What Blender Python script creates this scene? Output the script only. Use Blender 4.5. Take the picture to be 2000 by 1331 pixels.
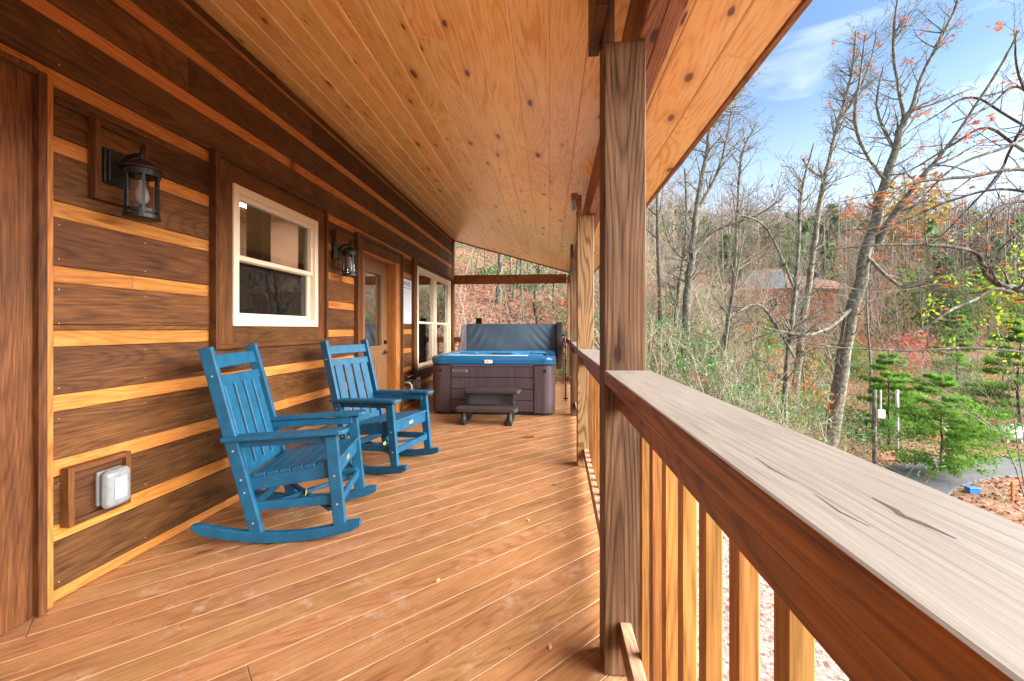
import bpy, bmesh, math, random
import numpy as np
from mathutils import Vector, Matrix, Euler
R = math.radians
sc = bpy.context.scene
for o in list(bpy.data.objects): bpy.data.objects.remove(o)

# ------------------------------------------------------------------ camera, world, sun, exposure
F, PSI, EYE = 845.0, R(5), 1.19            # focal length in px of the 2000 px photo, yaw, eye height over the deck
cam = bpy.data.cameras.new('camera'); camo = bpy.data.objects.new('camera', cam)
sc.collection.objects.link(camo); sc.camera = camo
camo.location = (0, 0, EYE); camo.rotation_euler = (R(90), 0, PSI)
cam.sensor_width = 36; cam.lens = F/2000*36; cam.shift_y = -22.5/2000
cam.clip_start = 0.02; cam.clip_end = 6000

SUN_AZ, SUN_EL = R(100), R(24)
w = bpy.data.worlds.new('World'); sc.world = w; w.use_nodes = True
nt = w.node_tree; nt.nodes.clear(); N = nt.nodes.new; L = nt.links.new
out = N('ShaderNodeOutputWorld'); bg = N('ShaderNodeBackground'); sky = N('ShaderNodeTexSky')
sky.sky_type = 'NISHITA'; sky.sun_disc = False; sky.sun_elevation = SUN_EL; sky.sun_rotation = SUN_AZ
sky.air_density = 1.0; sky.dust_density = 0.6; sky.ozone_density = 1.6
tc = N('ShaderNodeTexCoord'); mp = N('ShaderNodeMapping'); mp.inputs['Scale'].default_value = (1.6, 1.6, 6.5)
mp.inputs['Rotation'].default_value = (0.10, 0.12, 0.3)
ns = N('ShaderNodeTexNoise'); ns.inputs['Scale'].default_value = 2.1; ns.inputs['Detail'].default_value = 7; ns.inputs['Distortion'].default_value = 0.5
rp = N('ShaderNodeValToRGB'); rp.color_ramp.elements[0].position = 0.53; rp.color_ramp.elements[1].position = 0.72
sp = N('ShaderNodeSeparateXYZ'); lo = N('ShaderNodeMapRange')
lo.inputs[1].default_value = 0.62; lo.inputs[2].default_value = 0.16; lo.inputs[3].default_value = 0.30; lo.inputs[4].default_value = 1.0
mu = N('ShaderNodeMath'); mu.operation = 'MULTIPLY'; mx = N('ShaderNodeMix'); mx.data_type = 'RGBA'
ad = N('ShaderNodeMapRange'); ad.inputs[1].default_value = 0.42; ad.inputs[2].default_value = 0.05; ad.inputs[3].default_value = 0.0; ad.inputs[4].default_value = 0.8
m2 = N('ShaderNodeMath'); m2.operation = 'MAXIMUM'
L(tc.outputs['Generated'], mp.inputs[0]); L(mp.outputs[0], ns.inputs['Vector']); L(ns.outputs[0], rp.inputs[0])
L(tc.outputs['Generated'], sp.inputs[0]); L(sp.outputs[2], lo.inputs[0]); L(sp.outputs[2], ad.inputs[0])
L(rp.outputs[0], mu.inputs[0]); L(lo.outputs[0], mu.inputs[1]); L(mu.outputs[0], m2.inputs[0]); L(ad.outputs[0], m2.inputs[1])
L(m2.outputs[0], mx.inputs[0]); hsk = N('ShaderNodeHueSaturation'); hsk.inputs['Saturation'].default_value = 1.06; L(sky.outputs[0], hsk.inputs['Color']); L(hsk.outputs[0], mx.inputs[6]); mx.inputs[7].default_value = (4.6, 5.0, 5.5, 1)
L(mx.outputs[2], bg.inputs[0]); bg.inputs[1].default_value = 0.056; L(bg.outputs[0], out.inputs[0])

sl = bpy.data.lights.new('sun', 'SUN'); so = bpy.data.objects.new('sun', sl); sc.collection.objects.link(so)
sl.energy = 5.0; sl.angle = R(75); sl.color = (1, 0.95, 0.88)
sd = Vector((math.sin(SUN_AZ)*math.cos(SUN_EL), math.cos(SUN_AZ)*math.cos(SUN_EL), math.sin(SUN_EL)))
so.rotation_euler = sd.to_track_quat('Z', 'Y').to_euler(); so.location = (20, -10, 20)
sc.view_settings.view_transform = 'Standard'; sc.view_settings.look = 'None'
sc.view_settings.exposure = 2.4; sc.view_settings.gamma = 1
sc.cycles.use_denoising = True; sc.cycles.max_bounces = 10; sc.cycles.diffuse_bounces = 6
sc.cycles.transparent_max_bounces = 12; sc.cycles.sample_clamp_indirect = 6

def P(px, v, d):                            # a photo pixel at depth d -> world point (used to measure where things stand)
    lat = (px-1000)*d/F
    return Vector((lat*math.cos(PSI)-d*math.sin(PSI), lat*math.sin(PSI)+d*math.cos(PSI), EYE-(v-643)*d/F))

# ------------------------------------------------------------------ materials
def newmat(name):
    m = bpy.data.materials.new(name); m.use_nodes = True
    return m, m.node_tree, m.node_tree.nodes['Principled BSDF']
def simple(name, col, rough=0.5, metal=0.0, coat=0.0, noise=0.0, nscale=30, bump=0.0, spec=0.5):
    m, t, b = newmat(name)
    b.inputs['Base Color'].default_value = (*col, 1); b.inputs['Roughness'].default_value = rough
    b.inputs['Metallic'].default_value = metal; b.inputs['Coat Weight'].default_value = coat
    b.inputs['Specular IOR Level'].default_value = spec
    if noise or bump:
        c = t.nodes.new('ShaderNodeTexCoord'); n = t.nodes.new('ShaderNodeTexNoise'); n.inputs['Scale'].default_value = nscale
        n.inputs['Detail'].default_value = 5; t.links.new(c.outputs['Object'], n.inputs['Vector'])
        if noise:
            r = t.nodes.new('ShaderNodeMapRange'); r.inputs[1].default_value = 0.3; r.inputs[2].default_value = 0.7
            r.inputs[3].default_value = 1-noise; r.inputs[4].default_value = 1+noise
            h = t.nodes.new('ShaderNodeHueSaturation'); h.inputs['Color'].default_value = (*col, 1)
            t.links.new(n.outputs[0], r.inputs[0]); t.links.new(r.outputs[0], h.inputs['Value']); t.links.new(h.outputs[0], b.inputs['Base Color'])
        if bump:
            bp = t.nodes.new('ShaderNodeBump'); bp.inputs['Strength'].default_value = bump; bp.inputs['Distance'].default_value = 0.002
            t.links.new(n.outputs[0], bp.inputs['Height']); t.links.new(bp.outputs[0], b.inputs['Normal'])
    return m
def wood(name, axis, dark, mid, light, rough=0.5, var=0.25, ring=0.5, knots=0.0, rotz=0.0, freq=1.0, blotch=None,
         knotcol=(0.03, 0.008, 0.003), bump=0.25, coat=0.0, stretch=1.0, con=0.15, hue=0.006, spec=0.5):
    m, t, b = newmat(name); N = t.nodes.new; L = t.links.new
    def M(op, a, c=None, d=None):
        n = N('ShaderNodeMath'); n.operation = op
        for i, x in enumerate((a, c, d)):
            if x is None: continue
            if isinstance(x, (int, float)): n.inputs[i].default_value = x
            else: L(x, n.inputs[i])
        return n.outputs[0]
    tc = N('ShaderNodeTexCoord'); mp = N('ShaderNodeMapping'); L(tc.outputs['Object'], mp.inputs[0]); mp.inputs['Rotation'].default_value = (0, 0, rotz)
    s = N('ShaderNodeSeparateXYZ'); L(mp.outputs[0], s.inputs[0])
    ge = N('ShaderNodeNewGeometry'); isl = ge.outputs['Random Per Island']
    oi = N('ShaderNodeObjectInfo'); rnd = M('FRACT', M('ADD', isl, M('MULTIPLY', oi.outputs['Random'], 7.3)))
    ix = {'x': (0, 1, 2), 'y': (1, 0, 2), 'z': (2, 0, 1)}[axis]
    g, a, c = (s.outputs[i] for i in ix)
    g2 = M('ADD', g, M('MULTIPLY', rnd, 17.0)); a2 = M('ADD', a, M('MULTIPLY', rnd, 5.3)); c2 = M('ADD', c, M('MULTIPLY', rnd, 3.1))
    def vec(kg, ka, kc):
        v = N('ShaderNodeCombineXYZ'); L(M('MULTIPLY', g2, kg), v.inputs[0]); L(M('MULTIPLY', a2, ka), v.inputs[1]); L(M('MULTIPLY', c2, kc), v.inputs[2]); return v.outputs[0]
    def noise(v, det=4, dist=0.0, sc_=1.0):
        n = N('ShaderNodeTexNoise'); L(v, n.inputs['Vector']); n.inputs['Scale'].default_value = sc_
        n.inputs['Detail'].default_value = det; n.inputs['Distortion'].default_value = dist; return n.outputs[0]
    fine = noise(vec(9*stretch, 230*freq, 230*freq), 6, 0.0); med = noise(vec(4.5*stretch, 85*freq, 85*freq), 6, 0.1)
    mid_ = noise(vec(2.6, 7, 7), 6, 0.4)
    rings = M('SUBTRACT', 0.75, M('POWER', M('ADD', M('MULTIPLY', M('SINE', M('ADD', M('MULTIPLY', noise(vec(0.55*stretch, 5.0*freq, 5.0*freq), 1, 0.1), 170), M('MULTIPLY', med, 2.0))), 0.5), 0.5), 3.0))
    broad = noise(vec(0.8, 3, 3), 3, 0.5)
    f = M('ADD', M('ADD', M('MULTIPLY', fine, 0.38), M('MULTIPLY', med, 0.30)), M('ADD', M('MULTIPLY', M('SUBTRACT', rings, 0.5), 0.20*ring), M('MULTIPLY', mid_, 0.30)))
    r = N('ShaderNodeValToRGB'); L(f, r.inputs[0]); e = r.color_ramp.elements
    e[0].position = 0.505-con; e[0].color = (*dark, 1); e[1].position = 0.505+con; e[1].color = (*light, 1)
    q = e.new(0.5); q.color = (*mid, 1)
    hs = N('ShaderNodeHueSaturation'); L(r.outputs[0], hs.inputs['Color'])
    val = M('ADD', 1-var*0.75, M('ADD', M('MULTIPLY', rnd, var), M('MULTIPLY', M('SUBTRACT', broad, 0.25), var)))
    L(val, hs.inputs['Value'])
    L(M('ADD', 0.5-hue, M('MULTIPLY', M('FRACT', M('MULTIPLY', rnd, 11.7)), 2*hue)), hs.inputs['Hue'])
    col = hs.outputs[0]
    if knots:
        wob = noise(vec(14, 14, 14), 2)
        kv = N('ShaderNodeCombineXYZ')
        L(M('ADD', M('MULTIPLY', g2, 2.6), M('MULTIPLY', wob, 0.05)), kv.inputs[0]); L(M('ADD', M('MULTIPLY', a2, 6.5), M('MULTIPLY', wob, 0.12)), kv.inputs[1])
        vo = N('ShaderNodeTexVoronoi'); vo.voronoi_dimensions = '2D'; vo.inputs['Scale'].default_value = 1.0; L(kv.outputs[0], vo.inputs['Vector'])
        sc2 = N('ShaderNodeSeparateColor'); L(vo.outputs['Color'], sc2.inputs[0])
        rad = M('MULTIPLY', M('MAXIMUM', M('SUBTRACT', sc2.outputs[0], 1-knots), 0.0), 0.16/knots)
        def mask(kk, soft):
            mr = N('ShaderNodeMapRange'); L(vo.outputs['Distance'], mr.inputs[0]); 
            L(M('MULTIPLY', rad, kk), mr.inputs[1]); L(M('MULTIPLY', rad, kk*soft), mr.inputs[2])
            mr.inputs[3].default_value = 0; mr.inputs[4].default_value = 1; return mr.outputs[0]
        halo = mask(2.4, 0.5); core = mask(1.0, 0.55)
        x1 = N('ShaderNodeMix'); x1.data_type = 'RGBA'; L(M('MULTIPLY', halo, 0.4), x1.inputs[0]); L(col, x1.inputs[6]); x1.inputs[7].default_value = (dark[0]*0.8, dark[1]*0.65, dark[2]*0.6, 1)
        x2 = N('ShaderNodeMix'); x2.data_type = 'RGBA'; L(M('MULTIPLY', core, 0.93), x2.inputs[0]); L(x1.outputs[2], x2.inputs[6]); x2.inputs[7].default_value = (*knotcol, 1)
        col = x2.outputs[2]
    if blotch:
        bc, amt, bs = blotch
        pn = N('ShaderNodeTexNoise'); L(tc.outputs['Object'], pn.inputs['Vector']); pn.inputs['Scale'].default_value = bs; pn.inputs['Detail'].default_value = 8; pn.inputs['Roughness'].default_value = 0.75
        pb = N('ShaderNodeTexNoise'); L(tc.outputs['Object'], pb.inputs['Vector']); pb.inputs['Scale'].default_value = bs*0.28; pb.inputs['Detail'].default_value = 2
        mr = N('ShaderNodeMapRange'); mr.inputs[1].default_value = 0.51; mr.inputs[2].default_value = 0.63; L(pn.outputs[0], mr.inputs[0])
        mr2 = N('ShaderNodeMapRange'); mr2.inputs[1].default_value = 0.47; mr2.inputs[2].default_value = 0.60; L(pb.outputs[0], mr2.inputs[0])
        x3 = N('ShaderNodeMix'); x3.data_type = 'RGBA'; L(M('MULTIPLY', M('MULTIPLY', mr.outputs[0], mr2.outputs[0]), amt), x3.inputs[0]); L(col, x3.inputs[6]); x3.inputs[7].default_value = (*bc, 1)
        col = x3.outputs[2]
        L(M('ADD', rough-0.1, M('MULTIPLY', pb.outputs[0], 0.25)), b.inputs['Roughness'])
    else:
        L(M('ADD', rough-0.08, M('MULTIPLY', fine, 0.16)), b.inputs['Roughness'])
    L(col, b.inputs['Base Color'])
    bp = N('ShaderNodeBump'); bp.inputs['Strength'].default_value = bump; bp.inputs['Distance'].default_value = 0.003
    L(f, bp.inputs['Height']); L(bp.outputs[0], b.inputs['Normal'])
    b.inputs['Coat Weight'].default_value = coat; b.inputs['Coat Roughness'].default_value = 0.25; b.inputs['Specular IOR Level'].default_value = spec
    return m

M_ = {}
M_['deck'] = wood('deck_boards', 'y', (0.16, 0.064, 0.022), (0.37, 0.178, 0.074), (0.52, 0.285, 0.140), rough=0.36, var=0.20, ring=0.45, knots=0.10, rotz=R(45),
                  blotch=((0.52, 0.37, 0.26), 0.6, 13.0), knotcol=(0.10, 0.03, 0.015), bump=0.2, con=0.22)
M_['ceil'] = wood('pine_ceiling_boards', 'y', (0.80, 0.37, 0.08), (0.97, 0.58, 0.19), (0.98, 0.68, 0.29), rough=0.30, var=0.16, ring=0.5, knots=0.36, bump=0.03, coat=0.5,
                  knotcol=(0.13, 0.022, 0.008), freq=0.6, hue=0.008)
M_['dark'] = wood('dark_stained_siding', 'y', (0.040, 0.014, 0.004), (0.105, 0.039, 0.010), (0.185, 0.075, 0.021), rough=0.58, var=0.55, ring=0.35, knots=0.10, bump=0.3, spec=0.3,
                  knotcol=(0.02, 0.007, 0.004), freq=0.8)
M_['chink'] = wood('honey_chinking_board', 'y', (0.32, 0.105, 0.02), (0.47, 0.18, 0.04), (0.57, 0.26, 0.075), rough=0.5, var=0.26, spec=0.3, ring=0.5, knots=0.10, bump=0.2,
                   knotcol=(0.12, 0.03, 0.01))
M_['trimv'] = wood('dark_trim_upright', 'z', (0.045, 0.015, 0.004), (0.115, 0.042, 0.010), (0.20, 0.08, 0.022), rough=0.55, var=0.4, ring=0.35, bump=0.3, spec=0.3)
M_['trimh'] = wood('dark_trim_level', 'y', (0.04, 0.013, 0.004), (0.10, 0.037, 0.009), (0.18, 0.07, 0.02), rough=0.55, var=0.4, ring=0.35, bump=0.3, spec=0.3)
M_['orangev'] = wood('orange_stained_trim', 'z', (0.24, 0.07, 0.015), (0.42, 0.15, 0.03), (0.58, 0.24, 0.06), rough=0.5, var=0.3, bump=0.2)
M_['post'] = wood('weathered_post', 'z', (0.03, 0.014, 0.006), (0.13, 0.066, 0.033), (0.26, 0.15, 0.085), spec=0.25, con=0.20, rough=0.6, var=0.2, ring=0.65, knots=0.16, bump=0.4, freq=0.8, stretch=0.6)
M_['post2'] = wood('tan_treated_post', 'z', (0.14, 0.075, 0.03), (0.28, 0.155, 0.06), (0.38, 0.23, 0.10), rough=0.55, var=0.2, ring=1.3, knots=0.12, bump=0.4)
M_['bal'] = wood('honey_baluster', 'z', (0.22, 0.085, 0.02), (0.40, 0.18, 0.04), (0.52, 0.27, 0.075), rough=0.5, var=0.42, ring=0.5, knots=0.06, bump=0.25, hue=0.010)
M_['rail'] = wood('stained_rail', 'y', (0.09, 0.027, 0.006), (0.27, 0.095, 0.016), (0.43, 0.17, 0.03), rough=0.42, var=0.2, ring=0.5, bump=0.4)
M_['railx'] = wood('stained_cross_rail', 'x', (0.11, 0.032, 0.008), (0.25, 0.08, 0.017), (0.38, 0.14, 0.03), rough=0.45, var=0.2, ring=0.8, bump=0.3)
M_['captop'] = wood('raw_sky_pale_cap_board', 'y', (0.105, 0.083, 0.066), (0.175, 0.15, 0.126), (0.228, 0.20, 0.172), rough=0.6, var=0.12, ring=0.4, bump=0.35, freq=1.1, con=0.24,  # upward faces: pale raw weathered wood plus sky reflection mixed into the colour
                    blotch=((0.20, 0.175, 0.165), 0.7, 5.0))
M_['lowcap'] = wood('pale_bottom_rail', 'y', (0.30, 0.16, 0.09), (0.46, 0.27, 0.17), (0.58, 0.38, 0.26), rough=0.55, var=0.2, bump=0.2)
M_['beam'] = wood('rough_sawn_beam', 'y', (0.16, 0.05, 0.02), (0.34, 0.13, 0.05), (0.46, 0.20, 0.09), rough=0.6, var=0.2, ring=0.8, knots=0.3, bump=0.4)
M_['cream'] = simple('cream_vinyl', (0.76, 0.66, 0.50), 0.4, noise=0.04, nscale=8)
M_['door'] = simple('brown_painted_door', (0.19, 0.095, 0.040), 0.38, noise=0.08, nscale=6, bump=0.1)
M_['black'] = simple('black_metal', (0.012, 0.013, 0.015), 0.38, metal=0.2, noise=0.1, bump=0.15, nscale=80)
M_['rubber'] = simple('black_plastic', (0.015, 0.016, 0.018), 0.5)
M_['white'] = simple('white_plastic', (0.78, 0.78, 0.76), 0.35)
M_['screw'] = simple('bright_screw', (0.7, 0.68, 0.62), 0.3, metal=0.7)
M_['blue'] = simple('blue_poly_lumber', (0.004, 0.088, 0.180), 0.48, noise=0.22, nscale=14, bump=0.35)
M_['gold'] = simple('gold_plate', (0.65, 0.48, 0.22), 0.35, metal=0.5)
M_['yellow'] = simple('yellow_tag', (0.8, 0.7, 0.03), 0.5)
M_['tubp'] = None
M_['lip'] = simple('blue_acrylic', (0.006, 0.13, 0.31), 0.22, coat=0.5, noise=0.06, nscale=4)
M_['inner'] = simple('pale_blue_shell', (0.05, 0.24, 0.45), 0.25, coat=0.5, noise=0.2, nscale=7)
M_['tread'] = simple('brown_step_tread', (0.045, 0.029, 0.028), 0.55, noise=0.1, bump=0.3, nscale=60)
M_['coverdark'] = simple('dark_cover_vinyl', (0.012, 0.006, 0.007), 0.75, noise=0.15, nscale=12, spec=0.12)
M_['plum'] = simple('plum_cover_vinyl', (0.08, 0.055, 0.068), 0.5, noise=0.15, nscale=12)
M_['room'] = simple('room_wall', (0.55, 0.33, 0.27), 0.7, noise=0.15, nscale=3)
M_['roomf'] = simple('room_floor', (0.30, 0.19, 0.12), 0.5)
M_['palewood'] = simple('pale_wood_post', (0.62, 0.42, 0.20), 0.6, noise=0.2, nscale=5)
M_['blind'] = simple('grey_blind', (0.30, 0.32, 0.31), 0.6)
M_['roof'] = simple('dark_shingles', (0.06, 0.055, 0.05), 0.9, noise=0.3, nscale=20)
M_['asphalt'] = simple('asphalt', (0.075, 0.078, 0.082), 0.85, noise=0.25, nscale=9, bump=0.4)
def tubmat():
    m, t, b = newmat('plum_grained_panel'); N = t.nodes.new; L = t.links.new
    c = N('ShaderNodeTexCoord'); mp = N('ShaderNodeMapping'); mp.inputs['Scale'].default_value = (60, 60, 1.5); n = N('ShaderNodeTexNoise'); n.inputs['Scale'].default_value = 1; n.inputs['Detail'].default_value = 4
    r = N('ShaderNodeValToRGB'); r.color_ramp.elements[0].color = (0.050, 0.034, 0.042, 1); r.color_ramp.elements[1].color = (0.095, 0.064, 0.074, 1)
    r.color_ramp.elements[0].position = 0.3; r.color_ramp.elements[1].position = 0.7
    L(c.outputs['Object'], mp.inputs[0]); L(mp.outputs[0], n.inputs['Vector']); L(n.outputs[0], r.inputs[0]); L(r.outputs[0], b.inputs['Base Color']); b.inputs['Roughness'].default_value = 0.42
    return m
M_['tubp'] = tubmat()
def covermat():
    m, t, b = newmat('slate_cover_vinyl'); N = t.nodes.new; L = t.links.new
    b.inputs['Base Color'].default_value = (0.062, 0.092, 0.125, 1); b.inputs['Roughness'].default_value = 0.42
    c = N('ShaderNodeTexCoord'); n = N('ShaderNodeTexNoise'); n.inputs['Scale'].default_value = 3; n.inputs['Detail'].default_value = 2; L(c.outputs['Object'], n.inputs['Vector'])
    bp = N('ShaderNodeBump'); bp.inputs['Strength'].default_value = 0.5; bp.inputs['Distance'].default_value = 0.03; L(n.outputs[0], bp.inputs['Height']); L(bp.outputs[0], b.inputs['Normal'])
    return m
M_['cover'] = covermat()
def glassmat(name, refl, tint):
    m = bpy.data.materials.new(name); m.use_nodes = True; t = m.node_tree; t.nodes.clear(); N = t.nodes.new; L = t.links.new
    o = N('ShaderNodeOutputMaterial'); mix = N('ShaderNodeMixShader'); tr = N('ShaderNodeBsdfTransparent'); tr.inputs[0].default_value = (*tint, 1)
    gl = N('ShaderNodeBsdfGlossy'); gl.inputs['Roughness'].default_value = 0.02; gl.inputs[0].default_value = (0.95, 0.97, 1, 1)
    lw = N('ShaderNodeLayerWeight'); lw.inputs[0].default_value = 0.5; fr = N('ShaderNodeMath'); fr.operation = 'POWER'; fr.inputs[1].default_value = 4.0; L(lw.outputs['Facing'], fr.inputs[0]); a = N('ShaderNodeMath'); a.operation = 'MULTIPLY_ADD'; a.inputs[1].default_value = 0.9; a.inputs[2].default_value = refl; a.use_clamp = True
    L(fr.outputs[0], a.inputs[0]); L(a.outputs[0], mix.inputs[0]); L(tr.outputs[0], mix.inputs[1]); L(gl.outputs[0], mix.inputs[2]); L(mix.outputs[0], o.inputs[0])
    return m
M_['glass'] = glassmat('window_glass', 0.08, (0.75, 0.78, 0.78)); M_['glassr'] = glassmat('reflecting_glass', 0.38, (0.6, 0.64, 0.65)); M_['screen'] = glassmat('screened_glass', 0.10, (0.22, 0.24, 0.26))
M_['lampglass'] = glassmat('lantern_glass', 0.05, (0.92, 0.93, 0.93))
def bark(name, c1, c2, c3, amt=0.5):
    m, t, b = newmat(name); N = t.nodes.new; L = t.links.new
    c = N('ShaderNodeTexCoord'); mp = N('ShaderNodeMapping'); mp.inputs['Scale'].default_value = (22, 22, 4)
    n = N('ShaderNodeTexNoise'); n.inputs['Scale'].default_value = 2; n.inputs['Detail'].default_value = 6
    r = N('ShaderNodeValToRGB'); r.color_ramp.elements[0].position = 0.35; r.color_ramp.elements[1].position = 0.65
    r.color_ramp.elements[0].color = (*c1, 1); r.color_ramp.elements[1].color = (*c2, 1)
    n2 = N('ShaderNodeTexNoise'); n2.inputs['Scale'].default_value = 9; n2.inputs['Detail'].default_value = 5
    mr = N('ShaderNodeMapRange'); mr.inputs[1].default_value = 0.62-amt*0.25; mr.inputs[2].default_value = 0.72-amt*0.2
    mx = N('ShaderNodeMix'); mx.data_type = 'RGBA'; mx.inputs[7].default_value = (*c3, 1)
    L(c.outputs['Object'], mp.inputs[0]); L(mp.outputs[0], n.inputs['Vector']); L(n.outputs[0], r.inputs[0]); L(c.outputs['Object'], n2.inputs['Vector'])
    L(n2.outputs[0], mr.inputs[0]); L(mr.outputs[0], mx.inputs[0]); L(r.outputs[0], mx.inputs[6]); L(mx.outputs[2], b.inputs['Base Color'])
    bp = N('ShaderNodeBump'); bp.inputs['Strength'].default_value = 0.6; bp.inputs['Distance'].default_value = 0.02; L(n.outputs[0], bp.inputs['Height']); L(bp.outputs[0], b.inputs['Normal'])
    b.inputs['Roughness'].default_value = 0.9; b.inputs['Specular IOR Level'].default_value = 0.2
    return m
M_['bark'] = bark('lichened_grey_bark', (0.07, 0.06, 0.048), (0.20, 0.175, 0.145), (0.23, 0.235, 0.175), 0.6)
M_['barkd'] = bark('dark_rough_bark', (0.035, 0.028, 0.022), (0.12, 0.10, 0.08), (0.22, 0.25, 0.18), 0.3)
M_['twig'] = bark('pale_twigs', (0.20, 0.155, 0.125), (0.34, 0.28, 0.225), (0.33, 0.34, 0.24), 0.5)
def leafmat(name, cols, rough=0.6, trans=0.3):
    m, t, b = newmat(name); N = t.nodes.new; L = t.links.new
    g = N('ShaderNodeNewGeometry'); oi = N('ShaderNodeObjectInfo'); a = N('ShaderNodeMath'); a.operation = 'ADD'; f = N('ShaderNodeMath'); f.operation = 'FRACT'
    L(g.outputs['Random Per Island'], a.inputs[0]); L(oi.outputs['Random'], a.inputs[1]); L(a.outputs[0], f.inputs[0])
    r = N('ShaderNodeValToRGB'); r.color_ramp.elements.remove(r.color_ramp.elements[1])
    r.color_ramp.elements[0].position = 0; r.color_ramp.elements[0].color = (*cols[0], 1)
    for i, c in enumerate(cols[1:]): e = r.color_ramp.elements.new((i+1)/(len(cols)-1)); e.color = (*c, 1)
    L(f.outputs[0], r.inputs[0]); L(r.outputs[0], b.inputs['Base Color']); b.inputs['Roughness'].default_value = rough; b.inputs['Specular IOR Level'].default_value = 0.25
    if trans:
        tr = N('ShaderNodeBsdfTranslucent'); mx = N('ShaderNodeMixShader'); mx.inputs[0].default_value = trans; o = t.nodes['Material Output']
        L(r.outputs[0], tr.inputs[0]); L(b.outputs[0], mx.inputs[1]); L(tr.outputs[0], mx.inputs[2]); L(mx.outputs[0], o.inputs[0])
    return m
M_['needle'] = leafmat('bright_pine_needles', [(0.09, 0.22, 0.03), (0.16, 0.36, 0.05), (0.27, 0.48, 0.08), (0.12, 0.29, 0.04), (0.24, 0.34, 0.07)], trans=0.4)
M_['needled'] = leafmat('dark_evergreen_needles', [(0.07, 0.15, 0.05), (0.11, 0.22, 0.07), (0.17, 0.28, 0.08)], trans=0.3)
M_['ygreen'] = leafmat('yellow_green_leaves', [(0.30, 0.38, 0.03), (0.45, 0.46, 0.03), (0.18, 0.32, 0.04), (0.12, 0.30, 0.06)], trans=0.5)
M_['orange'] = leafmat('orange_oak_leaves', [(0.55, 0.15, 0.03), (0.42, 0.12, 0.04), (0.65, 0.22, 0.04)], trans=0.4)
M_['brownleaf'] = leafmat('brown_clinging_leaves', [(0.33, 0.13, 0.06), (0.42, 0.17, 0.08), (0.26, 0.11, 0.06)], trans=0.4)
M_['litter'] = leafmat('fallen_leaves', [(0.28, 0.10, 0.05), (0.40, 0.16, 0.08), (0.18, 0.08, 0.05), (0.34, 0.20, 0.11), (0.46, 0.19, 0.06)], trans=0)
M_['brush'] = leafmat('undergrowth_leaves', [(0.09, 0.22, 0.07), (0.14, 0.30, 0.10), (0.20, 0.32, 0.12), (0.07, 0.17, 0.06)], trans=0.3)
M_['yellowleaf'] = leafmat('yellow_foliage', [(0.50, 0.36, 0.03), (0.42, 0.34, 0.05), (0.36, 0.22, 0.04)], trans=0.4)

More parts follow.
